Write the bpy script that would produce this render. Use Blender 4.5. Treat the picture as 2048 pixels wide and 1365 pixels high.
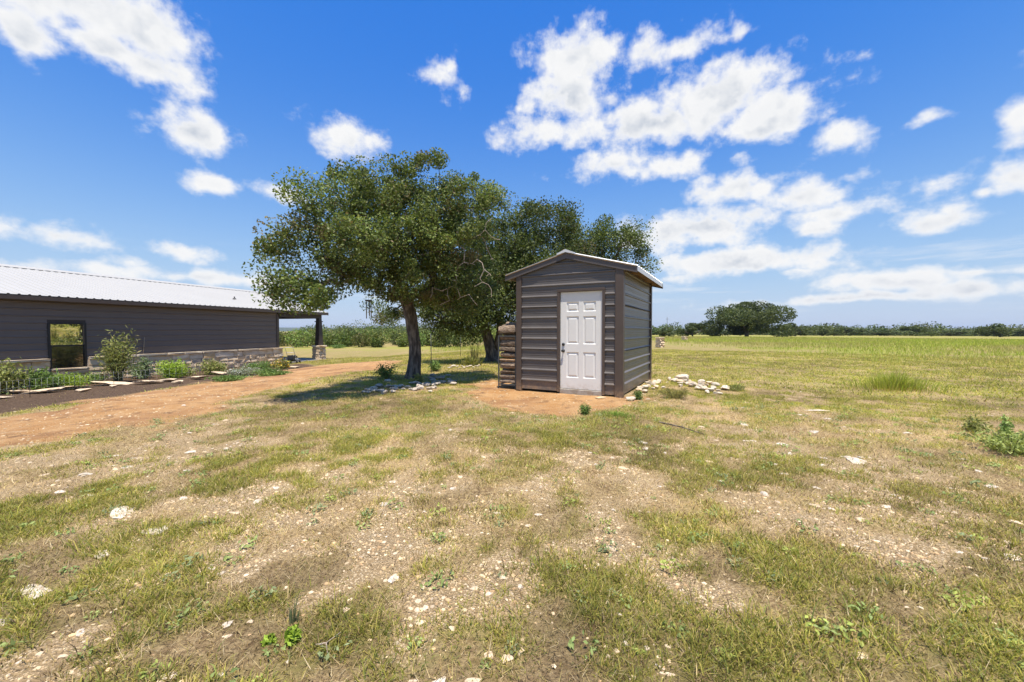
import bpy, bmesh, math, random
import numpy as np
from mathutils import Vector, Matrix
R = math.radians
for o in list(bpy.data.objects): bpy.data.objects.remove(o)
S = bpy.context.scene
COL = S.collection

# ------------------------------------------------------------------ camera
F_PX, CX, CY, CAM_H, PITCH = 800.0, 1024.0, 682.5, 1.33, R(1.47)
cam = bpy.data.cameras.new('camera'); cam_o = bpy.data.objects.new('camera', cam); COL.objects.link(cam_o)
cam.sensor_width = 36.0; cam.lens = 36.0*F_PX/2048.0; cam.clip_start = .05; cam.clip_end = 20000
cam_o.location = (0, 0, CAM_H); cam_o.rotation_euler = (R(90)-PITCH, 0, 0)
S.camera = cam_o

# ------------------------------------------------------------------ exposure
S.view_settings.view_transform = 'Standard'; S.view_settings.look = 'None'
S.view_settings.exposure = 0.60; S.view_settings.gamma = 1.0; S.view_settings.use_curve_mapping = False

# ------------------------------------------------------------------ sun
SUN_EL = R(74)
sun = bpy.data.lights.new('sun', 'SUN'); sun.energy = 4.8; sun.angle = R(.55); sun.color = (1, .91, .775)
sun_o = bpy.data.objects.new('sun', sun); COL.objects.link(sun_o); sun_o.rotation_euler = (R(90)-SUN_EL, 0, R(8))
sun_o.location = (0, -20, 60)

# ------------------------------------------------------------------ sky with clouds
def px_azel(px, py):
    x = (px-CX)/F_PX; z = (662-py)/F_PX
    return math.atan(x), math.atan(z/math.sqrt(1+x*x))
CLOUDS = [  # centre and half size, as seen from the yard
 (170,10,230,95),(330,70,100,75),(335,140,92,38),(220,95,110,55),(60,70,70,50),(390,268,80,36),(705,278,56,38),(885,165,34,28),(900,138,18,18),
 (440,372,50,14),(545,380,60,16),(1150,125,88,62),(1135,205,80,60),(1115,268,105,30),(1420,205,150,82),(1530,235,140,60),
 (1650,278,48,28),(1350,98,75,24),(1290,120,40,40),(1300,255,110,55),(1460,82,46,12),(1590,163,50,12),(1230,328,85,27),(1340,335,60,20),
 (1470,385,100,28),(1600,395,90,32),(1680,425,70,20),(1400,460,190,44),(1630,462,40,16),(1480,525,210,26),(1640,535,70,14),
 (1860,363,50,24),(1695,352,32,13),(1850,450,110,26),(1890,425,50,20),(2035,232,46,34),(2035,355,52,30),(2050,135,26,14),
 (1880,235,40,10),(1470,322,30,14),(120,470,140,24),(20,450,60,20),(365,503,58,14),(50,530,85,17),(268,527,36,12),(380,552,160,15),(480,562,100,16),
 (1800,565,150,18),(1960,580,150,22),(1700,598,240,10),(1960,548,110,7),(1350,557,34,8),(1970,388,20,9),(1600,545,40,6)]
world = bpy.data.worlds.new('World'); S.world = world; world.use_nodes = True
wt = world.node_tree; wt.nodes.clear()
def N(t, typ, **kw):
    n = t.nodes.new(typ)
    for k, v in kw.items():
        if k == 'inp':
            for i, val in v.items(): n.inputs[i].default_value = val
        else: setattr(n, k, v)
    return n
def math_n(t, op, a, b=None, clamp=False):
    n = t.nodes.new('ShaderNodeMath'); n.operation = op; n.use_clamp = clamp
    for i, v in enumerate((a, b)):
        if v is None: continue
        if isinstance(v, (int, float)): n.inputs[i].default_value = v
        else: t.links.new(v, n.inputs[i])
    return n.outputs[0]
def vec_n(t, op, a, b=None, out=0):
    n = t.nodes.new('ShaderNodeVectorMath'); n.operation = op
    for i, v in enumerate((a, b)):
        if v is None: continue
        if isinstance(v, tuple): n.inputs[i].default_value = v
        else: t.links.new(v, n.inputs[i])
    return n.outputs[out]
def maprange(t, v, a, b, c=0., d=1., smooth=True):
    n = t.nodes.new('ShaderNodeMapRange'); n.interpolation_type = 'SMOOTHSTEP' if smooth else 'LINEAR'
    t.links.new(v, n.inputs[0])
    for i, x in enumerate((a, b, c, d)): n.inputs[i+1].default_value = x
    return n.outputs[0]
# cloud density as a group of (azimuth, elevation)
cg = bpy.data.node_groups.new('cloud_density', 'ShaderNodeTree')
cg.interface.new_socket('azel', in_out='INPUT', socket_type='NodeSocketVector')
cg.interface.new_socket('density', in_out='OUTPUT', socket_type='NodeSocketFloat')
gi = cg.nodes.new('NodeGroupInput'); go = cg.nodes.new('NodeGroupOutput')
st = vec_n(cg, 'MULTIPLY', gi.outputs[0], (1, 1.2, 1))
n1 = N(cg, 'ShaderNodeTexNoise', inp={'Scale': 6., 'Detail': 3., 'Roughness': .55}); cg.links.new(st, n1.inputs['Vector'])
wv = vec_n(cg, 'MULTIPLY', vec_n(cg, 'SUBTRACT', n1.outputs['Color'], (.5, .5, .5)), (.075, .04, 0))
wc = vec_n(cg, 'ADD', gi.outputs[0], wv)
cur = None
for (px, py, rx, ry) in CLOUDS:
    a, e = px_azel(px, py); a1, _ = px_azel(px+rx, py); a0, _ = px_azel(px-rx, py); _, e1 = px_azel(px, py-ry); _, e0 = px_azel(px, py+ry)
    pk = min(1., max(.40, math.sqrt(rx*ry)/75.)); kk = 2.0 if pk >= 1 else 1.75; sx = kk*pk/abs(a1-a0); sy = kk*pk/abs(e1-e0)
    d = vec_n(cg, 'LENGTH', vec_n(cg, 'MULTIPLY', vec_n(cg, 'SUBTRACT', wc, (a, e, 0)), (sx, sy, 0)), out=1)
    d = math_n(cg, 'SUBTRACT', pk, d)
    cur = d if cur is None else math_n(cg, 'MAXIMUM', cur, d)
placed = cur
# the same broken cumulus all round and overhead
n2 = N(cg, 'ShaderNodeTexNoise', inp={'Scale': 2.6, 'Detail': 3., 'Roughness': .5}); cg.links.new(st, n2.inputs['Vector'])
general = maprange(cg, n2.outputs['Fac'], .50, .72, -.6, .8, False)
sep = N(cg, 'ShaderNodeSeparateXYZ'); cg.links.new(gi.outputs[0], sep.inputs[0])
side = math_n(cg, 'MAXIMUM', maprange(cg, math_n(cg, 'ABSOLUTE', sep.outputs[0]), .90, 1.05), maprange(cg, sep.outputs[1], .70, .85))
general = math_n(cg, 'SUBTRACT', general, math_n(cg, 'MULTIPLY', math_n(cg, 'SUBTRACT', 1.0, side), 3.))
both = math_n(cg, 'MAXIMUM', placed, general)
both = math_n(cg, 'MAXIMUM', both, -1.2)
n3 = N(cg, 'ShaderNodeTexNoise', inp={'Scale': 13., 'Detail': 7., 'Roughness': .55}); cg.links.new(st, n3.inputs['Vector'])
n4 = N(cg, 'ShaderNodeTexNoise', inp={'Scale': 42., 'Detail': 5., 'Roughness': .65}); cg.links.new(st, n4.inputs['Vector'])
dd = math_n(cg, 'ADD', both, math_n(cg, 'MULTIPLY', math_n(cg, 'SUBTRACT', n3.outputs['Fac'], .47), 2.3))
dd = math_n(cg, 'ADD', dd, math_n(cg, 'MULTIPLY', math_n(cg, 'SUBTRACT', n4.outputs['Fac'], .5), .55))
cg.links.new(dd, go.inputs[0])
tc = N(wt, 'ShaderNodeTexCoord'); sp = N(wt, 'ShaderNodeSeparateXYZ'); wt.links.new(tc.outputs['Generated'], sp.inputs[0])
az = math_n(wt, 'ARCTAN2', sp.outputs[0], sp.outputs[1]); el = math_n(wt, 'ARCSINE', sp.outputs[2])
cb = N(wt, 'ShaderNodeCombineXYZ'); wt.links.new(az, cb.inputs[0]); wt.links.new(el, cb.inputs[1])
g1 = N(wt, 'ShaderNodeGroup', node_tree=cg); wt.links.new(cb.outputs[0], g1.inputs[0])
alpha = maprange(wt, g1.outputs[0], -.12, .62)
alpha = math_n(wt, 'MULTIPLY', alpha, maprange(wt, el, -.02, .05))
stc = vec_n(wt, 'MULTIPLY', cb.outputs[0], (1, 1.2, 1))
na = N(wt, 'ShaderNodeTexNoise', inp={'Scale': 13., 'Detail': 4., 'Roughness': .5}); wt.links.new(stc, na.inputs['Vector'])
nb = N(wt, 'ShaderNodeTexNoise', inp={'Scale': 13., 'Detail': 4., 'Roughness': .5}); wt.links.new(vec_n(wt, 'ADD', stc, (.004, .038, 0)), nb.inputs['Vector'])
relief = maprange(wt, math_n(wt, 'SUBTRACT', nb.outputs['Fac'], na.outputs['Fac']), -.10, .12, 0., 1., False)   # denser above: an under-side
veil = N(wt, 'ShaderNodeTexNoise', inp={'Scale': 3., 'Detail': 5., 'Roughness': .6}); wt.links.new(vec_n(wt, 'MULTIPLY', cb.outputs[0], (1.3, 11., 1)), veil.inputs['Vector'])
va = math_n(wt, 'MULTIPLY', maprange(wt, veil.outputs['Fac'], .50, .74, 0., .5), math_n(wt, 'MULTIPLY', maprange(wt, el, .02, .06), maprange(wt, el, .20, .10)))
alpha = math_n(wt, 'MAXIMUM', alpha, va)
shade = math_n(wt, 'MULTIPLY', maprange(wt, g1.outputs[0], .30, 1.1), math_n(wt, 'ADD', math_n(wt, 'MULTIPLY', relief, .85), .15))   # thick cloud: grey cores
ccol = N(wt, 'ShaderNodeMix', data_type='RGBA'); wt.links.new(shade, ccol.inputs[0])
ccol.inputs[6].default_value = (1., 1., 1., 1); ccol.inputs[7].default_value = (.55, .61, .71, 1)
sky = N(wt, 'ShaderNodeTexSky'); sky.sky_type = 'NISHITA'; sky.sun_disc = False
sky.sun_elevation = SUN_EL; sky.sun_rotation = R(172); sky.altitude = 300; sky.air_density = 1.0; sky.dust_density = .2; sky.ozone_density = 4.
# colour grade of the photograph's sky: deep blue overhead, paling into haze at the horizon
sc_ = N(wt, 'ShaderNodeSeparateColor'); wt.links.new(vec_n(wt, 'MULTIPLY', sky.outputs[0], (.1606, .1606, .1606)), sc_.inputs[0])
cc_ = N(wt, 'ShaderNodeCombineColor')
for i_, (pw_, k_) in enumerate(((1., .25), (.8, .66), (.3, .95))): wt.links.new(math_n(wt, 'MULTIPLY', math_n(wt, 'POWER', sc_.outputs[i_], pw_), k_), cc_.inputs[i_])
fz = math_n(wt, 'EXPONENT', math_n(wt, 'MULTIPLY', math_n(wt, 'POWER', math_n(wt, 'MULTIPLY', math_n(wt, 'MAXIMUM', el, 0.001), 1/.22), 1.3), -1.))
hzm = N(wt, 'ShaderNodeMix', data_type='RGBA'); wt.links.new(fz, hzm.inputs[0]); wt.links.new(cc_.outputs[0], hzm.inputs[6]); hzm.inputs[7].default_value = (.60, .685, .85, 1)
bg1 = N(wt, 'ShaderNodeBackground', inp={'Strength': .12}); wt.links.new(vec_n(wt, 'MULTIPLY', hzm.outputs[2], (5.45, 5.45, 5.45)), bg1.inputs['Color'])
bg2 = N(wt, 'ShaderNodeBackground', inp={'Strength': .64}); wt.links.new(ccol.outputs[2], bg2.inputs['Color'])
mx = N(wt, 'ShaderNodeMixShader'); wt.links.new(alpha, mx.inputs[0]); wt.links.new(bg1.outputs[0], mx.inputs[1]); wt.links.new(bg2.outputs[0], mx.inputs[2])
world.cycles.sampling_method = 'MANUAL'; world.cycles.sample_map_resolution = 256
wo = N(wt, 'ShaderNodeOutputWorld'); wt.links.new(mx.outputs[0], wo.inputs['Surface'])

# ------------------------------------------------------------------ maths helpers
rng = np.random.default_rng(7)
def hash2(ix, iy, s):
    h = (ix.astype(np.int64)*374761393 + iy.astype(np.int64)*668265263 + s*1442695041) & 0xffffffff
    h = ((h ^ (h >> 13))*1274126177) & 0xffffffff
    return ((h ^ (h >> 16)) & 0xffffff)/float(0xffffff)
def vnoise(x, y, s=0):
    x = np.asarray(x, float); y = np.asarray(y, float)
    ix = np.floor(x); iy = np.floor(y); fx = x-ix; fy = y-iy
    fx = fx*fx*(3-2*fx); fy = fy*fy*(3-2*fy)
    a = hash2(ix, iy, s); b = hash2(ix+1, iy, s); c = hash2(ix, iy+1, s); d = hash2(ix+1, iy+1, s)
    return a+(b-a)*fx+(c-a)*fy+(a-b-c+d)*fx*fy
def fbm(x, y, s=0, o=4):
    t = 0; a = .5; n = 0
    for i in range(o):
        t = t+a*vnoise(x*2**i+17.3*i, y*2**i-9.1*i, s+i); n += a; a *= .5
    return t/n
def sstep(a, b, x):
    t = np.clip((np.asarray(x, float)-a)/(b-a), 0, 1); return t*t*(3-2*t)
B0 = np.array((-15.6, 14.0)); BU = np.array((.283, .959)); BU = BU/np.linalg.norm(BU); BN = np.array((BU[1], -BU[0]))
def height(x, y):
    x = np.asarray(x, float); y = np.asarray(y, float)
    q = (x-B0[0])*BN[0]+(y-B0[1])*BN[1]
    z = -.5*(1-sstep(1.5, 11, q))
    near = 1-sstep(30, 60, np.hypot(x, y))
    z = z+near*((fbm(x*.55, y*.55, 11, 3)-.5)*.12*sstep(1.2, 3, np.hypot(x-2.2, y-10)) + (fbm(x*3, y*3, 21, 2)-.5)*.03)
    far = sstep(60, 400, np.hypot(x, y))
    return z - far*1.5
def ray(px, py):
    x = (px-CX)/F_PX; z = (CY-py)/F_PX; c, s = math.cos(PITCH), math.sin(PITCH)
    return np.array((x, c+z*s, -s+z*c))
def P(px, py, depth):
    d = ray(px, py); t = depth/d[1]; return Vector((d[0]*t, d[1]*t, CAM_H+d[2]*t))
def G(px, py):
    d = ray(px, py); z = 0.
    for i in range(30):
        t = (z-CAM_H)/d[2]; z = .5*z+.5*float(height(d[0]*t, d[1]*t))
    t = (z-CAM_H)/d[2]
    return Vector((d[0]*t, d[1]*t, float(height(d[0]*t, d[1]*t))))
def Gxy(px, py): g = G(px, py); return (g.x, g.y)
def on(x, y, dz=0.): return Vector((x, y, float(height(x, y))+dz))
def poly_sd(x, y, poly):
    x = np.asarray(x, float); y = np.asarray(y, float); d = np.full(x.shape, 1e9); ins = np.zeros(x.shape, bool)
    n = len(poly)
    for i in range(n):
        ax, ay = poly[i]; bx, by = poly[(i+1) % n]; ex, ey = bx-ax, by-ay
        t = np.clip(((x-ax)*ex+(y-ay)*ey)/(ex*ex+ey*ey+1e-12), 0, 1)
        d = np.minimum(d, np.hypot(x-ax-t*ex, y-ay-t*ey))
        if by != ay:
            c = ((ay > y) != (by > y)) & (x < (bx-ax)*(y-ay)/(by-ay)+ax); ins ^= c
    return np.where(ins, -d, d)

# ------------------------------------------------------------------ object helpers
def tag(o, label=None, cat=None, group=None, kind=None):
    if label: o['label'] = label
    if cat: o['category'] = cat
    if group: o['group'] = group
    if kind: o['kind'] = kind
    return o
def empty(name, loc, rz=0., label=None, cat=None, group=None):
    o = bpy.data.objects.new(name, None); COL.objects.link(o); o.location = loc; o.rotation_euler = (0, 0, rz); o.empty_display_size = .2
    return tag(o, label, cat, group)
def link(name, me, m=None, parent=None, loc=None):
    o = bpy.data.objects.new(name, me); COL.objects.link(o)
    if m is not None and not me.materials: me.materials.append(m)
    if parent is not None: o.parent = parent
    if loc is not None: o.location = loc
    return o
def mesh_np(name, V, Fc, col=None, smooth=False):
    V = np.ascontiguousarray(V, np.float32); Fc = np.ascontiguousarray(Fc, np.int32)
    me = bpy.data.meshes.new(name); k = Fc.shape[1]
    me.vertices.add(len(V)); me.vertices.foreach_set('co', V.ravel())
    me.loops.add(Fc.size); me.loops.foreach_set('vertex_index', Fc.ravel())
    me.polygons.add(len(Fc)); me.polygons.foreach_set('loop_start', np.arange(0, Fc.size, k, dtype=np.int32))
    try: me.polygons.foreach_set('loop_total', np.full(len(Fc), k, np.int32))
    except Exception: pass
    me.polygons.foreach_set('use_smooth', np.full(len(Fc), smooth, bool))
    if col is not None:
        a = me.attributes.new('col', 'FLOAT_COLOR', 'POINT')
        c4 = np.ones((len(V), 4), np.float32); c4[:, :3] = col; a.data.foreach_set('color', c4.ravel())
    me.update(calc_edges=True); me.validate()
    return me
class MB:
    """collects shapes for ONE mesh"""
    def __init__(s): s.v = []; s.f = []; s.sm = []
    def add(s, vs, fs, smooth=False):
        b = len(s.v); s.v += [tuple(v) for v in vs]; s.f += [tuple(b+i for i in f) for f in fs]; s.sm += [smooth]*len(fs); return s
    def box(s, x0, x1, y0, y1, z0, z1):
        v = [(x, y, z) for z in (z0, z1) for y in (y0, y1) for x in (x0, x1)]
        return s.add(v, [(0,2,3,1),(4,5,7,6),(0,1,5,4),(2,6,7,3),(0,4,6,2),(1,3,7,5)])
    def bar(s, a, b, w, h, up=(0,0,1)):
        a = Vector(a); b = Vector(b); d = (b-a).normalized(); u = Vector(up); x = d.cross(u).normalized(); u = x.cross(d).normalized()
        v = [p+x*i*w/2+u*j*h/2 for p in (a, b) for i, j in ((-1,-1),(1,-1),(1,1),(-1,1))]
        return s.add(v, [(3,2,1,0),(4,5,6,7),(0,1,5,4),(1,2,6,5),(2,3,7,6),(3,0,4,7)])
    def tube(s, pts, rad, n=8, caps=True, smooth=True):
        pts = [Vector(p) for p in pts]
        if not hasattr(rad, '__len__'): rad = [rad]*len(pts)
        d0 = (pts[1]-pts[0]).normalized(); x = d0.orthogonal().normalized(); vs = []
        for i, p in enumerate(pts):
            d = (pts[min(i+1, len(pts)-1)]-pts[max(i-1, 0)]).normalized()
            x = (x-d*x.dot(d)).normalized(); y = d.cross(x)
            for k in range(n):
                a = 2*math.pi*k/n; vs.append(p+(x*math.cos(a)+y*math.sin(a))*rad[i])
        fs = [(i*n+k, i*n+(k+1) % n, (i+1)*n+(k+1) % n, (i+1)*n+k) for i in range(len(pts)-1) for k in range(n)]
        if caps: fs += [tuple(range(n))[::-1], tuple((len(pts)-1)*n+k for k in range(n))]
        return s.add(vs, fs, smooth)
    def lathe(s, prof, n=16, c=(0,0,0), axis='z'):
        vs = []
        for r, h in prof:
            for k in range(n):
                a = 2*math.pi*k/n; x, y = r*math.cos(a), r*math.sin(a)
                p = (x, y, h) if axis == 'z' else (x, -h, y)
                vs.append((c[0]+p[0], c[1]+p[1], c[2]+p[2]))
        m = len(prof)
        fs = [(i*n+k, i*n+(k+1) % n, (i+1)*n+(k+1) % n, (i+1)*n+k) for i in range(m-1) for k in range(n)]
        fs += [tuple(range(n))[::-1], tuple((m-1)*n+k for k in range(n))]
        return s.add(vs, fs, True)
    def mesh(s, name, bevel=0., seg=1):
        me = bpy.data.meshes.new(name); me.from_pydata(s.v, [], s.f)
        me.polygons.foreach_set('use_smooth', s.sm)
        bm = bmesh.new(); bm.from_mesh(me); bmesh.ops.recalc_face_normals(bm, faces=bm.faces)
        if bevel: bmesh.ops.bevel(bm, geom=list(bm.edges), offset=bevel, segments=seg, affect='EDGES', profile=.6)
        bm.to_mesh(me); bm.free(); me.update(); return me
    def build(s, name, m, parent=None, bevel=0., loc=None): return link(name, s.mesh(name, bevel), m, parent, loc)
ORD = ['first','second','third','fourth','fifth','sixth','seventh','eighth','ninth','tenth','eleventh','twelfth','thirteenth','fourteenth','fifteenth','sixteenth','seventeenth','eighteenth']

# ------------------------------------------------------------------ materials
def mat(name, base, rough=.6, metal=0., vary=.0, vscale=6., bump=0., bscale=30., obj_rand=0., spec=.5, second=None, sscale=2., coord='Object', stretch=(1,1,1)):
    m = bpy.data.materials.new(name); m.use_nodes = True; t = m.node_tree; b = t.nodes['Principled BSDF']
    b.inputs['Roughness'].default_value = rough; b.inputs['Metallic'].default_value = metal; b.inputs['Specular IOR Level'].default_value = spec
    tcn = N(t, 'ShaderNodeTexCoord'); mp = N(t, 'ShaderNodeMapping'); mp.inputs['Scale'].default_value = stretch; t.links.new(tcn.outputs[coord], mp.inputs[0]); vec = mp.outputs[0]
    oi = N(t, 'ShaderNodeObjectInfo')
    off = vec_n(t, 'ADD', vec, None)
    t.links.new(vec_n(t, 'SCALE', (3.1, 5.7, 9.3)), off.node.inputs[1]); off.node.inputs[1].links[0].from_node.inputs['Scale'].default_value = 1
    t.links.new(math_n(t, 'MULTIPLY', oi.outputs['Random'], 7.), off.node.inputs[1].links[0].from_node.inputs['Scale'])
    rgb = N(t, 'ShaderNodeRGB'); rgb.outputs[0].default_value = (*base, 1); c = rgb.outputs[0]
    if second is not None:
        n = N(t, 'ShaderNodeTexNoise', inp={'Scale': sscale, 'Detail': 6., 'Roughness': .65}); t.links.new(off, n.inputs['Vector'])
        k = N(t, 'ShaderNodeMix', data_type='RGBA'); t.links.new(maprange(t, n.outputs['Fac'], .42, .62), k.inputs[0]); t.links.new(c, k.inputs[6]); k.inputs[7].default_value = (*second, 1); c = k.outputs[2]
    f = None
    if vary:
        n = N(t, 'ShaderNodeTexNoise', inp={'Scale': vscale, 'Detail': 7., 'Roughness': .65}); t.links.new(off, n.inputs['Vector'])
        f = maprange(t, n.outputs['Fac'], .25, .75, 1-vary, 1+vary, False)
    if obj_rand:
        r = maprange(t, oi.outputs['Random'], 0, 1, 1-obj_rand, 1+obj_rand, False); f = r if f is None else math_n(t, 'MULTIPLY', f, r)
    if f is not None: c = vec_n(t, 'SCALE', c); t.links.new(f, c.node.inputs['Scale'])
    t.links.new(c, b.inputs['Base Color'])
    if bump:
        n = N(t, 'ShaderNodeTexNoise', inp={'Scale': bscale, 'Detail': 6., 'Roughness': .6}); t.links.new(off, n.inputs['Vector'])
        bp = N(t, 'ShaderNodeBump', inp={'Strength': bump, 'Distance': .02}); t.links.new(n.outputs['Fac'], bp.inputs['Height']); t.links.new(bp.outputs[0], b.inputs['Normal'])
    return m
def dust(m, hgt=.38):
    # dried mud splashed on the lowest part of the sheet metal
    t = m.node_tree; b = t.nodes['Principled BSDF']; src = b.inputs['Base Color'].links[0].from_socket
    g_ = N(t, 'ShaderNodeNewGeometry'); sp_ = N(t, 'ShaderNodeSeparateXYZ'); t.links.new(g_.outputs['Position'], sp_.inputs[0])
    n_ = N(t, 'ShaderNodeTexNoise', inp={'Scale': 9., 'Detail': 7., 'Roughness': .7}); t.links.new(g_.outputs['Position'], n_.inputs['Vector'])
    f_ = math_n(t, 'MULTIPLY', maprange(t, sp_.outputs[2], hgt, 0.), maprange(t, n_.outputs['Fac'], .38, .66, .1, .75))
    k_ = N(t, 'ShaderNodeMix', data_type='RGBA'); t.links.new(f_, k_.inputs[0]); t.links.new(src, k_.inputs[6]); k_.inputs[7].default_value = (.33, .22, .13, 1); t.links.new(k_.outputs[2], b.inputs['Base Color'])
def leaf_mat(name, trans=.3, rough=.55, tint=(1, 1, 1), spec=.25):
    m = bpy.data.materials.new(name); m.use_nodes = True; t = m.node_tree; b = t.nodes['Principled BSDF']; out = t.nodes['Material Output']
    at = N(t, 'ShaderNodeAttribute', attribute_name='col'); c = vec_n(t, 'MULTIPLY', at.outputs['Color'], tint)
    oi = N(t, 'ShaderNodeObjectInfo'); s = vec_n(t, 'SCALE', c); t.links.new(maprange(t, oi.outputs['Random'], 0, 1, .88, 1.12, False), s.node.inputs['Scale'])
    t.links.new(s, b.inputs['Base Color']); b.inputs['Roughness'].default_value = rough; b.inputs['Specular IOR Level'].default_value = spec
    tr = N(t, 'ShaderNodeBsdfTranslucent'); t.links.new(vec_n(t, 'MULTIPLY', s, (1.25, 1.3, .7)), tr.inputs['Color'])
    x = N(t, 'ShaderNodeMixShader', inp={0: trans}); t.links.new(b.outputs[0], x.inputs[1]); t.links.new(tr.outputs[0], x.inputs[2]); t.links.new(x.outputs[0], out.inputs['Surface'])
    return m
M = {}
M['leaf'] = leaf_mat('oak_leaf', .25, .55, spec=.25)
M['grass'] = leaf_mat('grass_blade', .35, .6)
M['straw'] = leaf_mat('dry_straw', .15, .8)
M['pebble'] = leaf_mat('pebble_stone', 0., .9)
M['bark'] = mat('oak_bark', (.075, .060, .048), .95, vary=.6, vscale=16, bump=1., bscale=16, second=(.20, .165, .135), sscale=11, stretch=(1, 1, .28))
M['deadwood'] = mat('dead_wood', (.42, .34, .28), .9, vary=.3, vscale=12)
M['siding'] = mat('charcoal_metal_siding', (.114, .104, .102), .36, .0, vary=.12, vscale=3, bump=.05, bscale=3, spec=.45)
M['siding_b'] = mat('charcoal_metal_siding_house', (.135, .111, .100), .5, .0, vary=.06, vscale=2)
M['trim'] = mat('brown_metal_trim', (.075, .055, .045), .45, vary=.12, vscale=4)
M['rake'] = mat('charcoal_rake_trim', (.085, .073, .070), .45, vary=.1, vscale=4)
M['trim_dark'] = mat('dark_brown_timber', (.045, .034, .030), .6, vary=.2, vscale=6)
M['galv'] = mat('galvalume_roof', (.60, .61, .62), .4, .15, vary=.05, vscale=1.5)
M['roof_b'] = mat('galvalume_roof_house', (.40, .395, .38), .6, .0, vary=.03, vscale=.5, spec=.3)
M['door'] = mat('white_painted_door', (.70, .70, .685), .45, vary=.035, vscale=5)
M['black'] = mat('black_metal', (.02, .02, .022), .4, vary=.2)
M['steel'] = mat('grey_steel_tube', (.06, .065, .07), .5, vary=.3, vscale=10)
M['conc'] = mat('concrete', (.36, .33, .29), .9, vary=.2, vscale=8, bump=.3, second=(.27, .22, .17), sscale=6)
M['wood'] = mat('weathered_lumber', (.36, .25, .15), .85, vary=.3, vscale=5, stretch=(1, 8, 8))
M['pale_wood'] = mat('fresh_plank', (.62, .47, .28), .8, vary=.15)
M['log_bark'] = mat('log_bark', (.15, .11, .08), .95, vary=.5, vscale=14, bump=1., bscale=25, obj_rand=.4, second=(.30, .235, .175), sscale=6)
M['log_wood'] = mat('split_log_wood', (.46, .26, .11), .9, vary=.45, vscale=9, bump=.6, bscale=30, obj_rand=.35, stretch=(.2, 1, 1))
M['lime'] = mat('limestone', (.68, .53, .36), .92, vary=.22, vscale=5, bump=.25, bscale=9, obj_rand=.16, second=(.47, .37, .26), sscale=3)
M['lime_grey'] = mat('grey_limestone', (.48, .41, .33), .92, vary=.3, vscale=6, bump=.25, bscale=9, obj_rand=.25, second=(.34, .30, .26), sscale=4)
M['lime_smooth'] = mat('sawn_limestone', (.68, .56, .42), .85, vary=.2, vscale=3, bump=.3, bscale=14, obj_rand=.14, second=(.56, .37, .18), sscale=.9)
M['lime_cap'] = mat('limestone_cap', (.78, .66, .50), .9, vary=.2, vscale=4, bump=.6, bscale=12, obj_rand=.12, second=(.50, .36, .22), sscale=1.2)
M['mortar'] = mat('mortar', (.40, .35, .30), .95, vary=.2, vscale=10)
M['slab'] = mat('porch_concrete', (.22, .22, .225), .8, vary=.15, vscale=3)
M['flower_y'] = mat('yellow_petal', (.75, .50, .03), .7)
M['flower_w'] = mat('white_petal', (.72, .70, .66), .7)
M['stem'] = mat('plant_stem', (.13, .12, .05), .8, vary=.3)
M['stick'] = mat('peeled_stick', (.42, .29, .18), .85, vary=.2)
M['grey_plastic'] = mat('grey_plastic', (.20, .21, .225), .5, vary=.1)
M['white_metal'] = mat('white_metal', (.62, .62, .60), .4)
M['pipe_alu'] = mat('chime_tube', (.20, .20, .19), .4, .6)
dust(M['siding']); dust(M['trim'], .3); dust(M['door'], .3)
gl = bpy.data.materials.new('window_glass'); gl.use_nodes = True; b = gl.node_tree.nodes['Principled BSDF']
b.inputs['Base Color'].default_value = (.02, .022, .02, 1); b.inputs['Roughness'].default_value = .02; b.inputs['Specular IOR Level'].default_value = 1.; b.inputs['IOR'].default_value = 4.5
nz = N(gl.node_tree, 'ShaderNodeTexNoise', inp={'Scale': 1.3, 'Detail': 1.}); bp = N(gl.node_tree, 'ShaderNodeBump', inp={'Strength': .03, 'Distance': .02})
gl.node_tree.links.new(nz.outputs['Fac'], bp.inputs['Height']); gl.node_tree.links.new(bp.outputs[0], b.inputs['Normal']); M['glass'] = gl
sc = bpy.data.materials.new('insect_screen'); sc.use_nodes = True; b = sc.node_tree.nodes['Principled BSDF']
b.inputs['Base Color'].default_value = (.012, .012, .012, 1); b.inputs['Roughness'].default_value = .08; b.inputs['Specular IOR Level'].default_value = .9; b.inputs['IOR'].default_value = 1.9
nz = N(sc.node_tree, 'ShaderNodeTexNoise', inp={'Scale': 400., 'Detail': 1.}); bp = N(sc.node_tree, 'ShaderNodeBump', inp={'Strength': .05, 'Distance': .002})
sc.node_tree.links.new(nz.outputs['Fac'], bp.inputs['Height']); sc.node_tree.links.new(bp.outputs[0], b.inputs['Normal']); M['screen'] = sc

# ------------------------------------------------------------------ ground zones
road_near = [(-260,930),(0,889),(150,873),(300,852),(400,828),(480,803),(560,778),(640,757),(720,742),(790,733)]
road_far = [(800,722),(700,726),(640,731),(560,742),(450,760),(330,778),(200,798),(100,815),(0,832),(-260,880)]
ROAD = [Gxy(*p) for p in road_near+road_far]
MULCH = [Gxy(*p) for p in [(-260,880),(0,834),(100,816),(200,799),(330,779),(450,761),(560,743),(640,732),(600,727),(555,731),(400,735),(200,752),(0,770),(-260,800)]]
BARE = [Gxy(*p) for p in [(925,782),(985,762),(1060,768),(1270,800),(1240,812),(1180,822),(1120,828),(1040,822),(980,806)]]
PATH2 = [Gxy(*p) for p in [(1300,681),(1400,680),(1420,676.5),(1300,676.5)]]
FIELD = [Gxy(*p) for p in [(1330,684),(1500,696),(1700,712),(1860,724),(2300,740),(2400,679),(1330,679)]]
FIELDL = [Gxy(*p) for p in [(560,703),(700,701),(860,701),(1010,701),(1010,691),(560,691)]]
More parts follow.
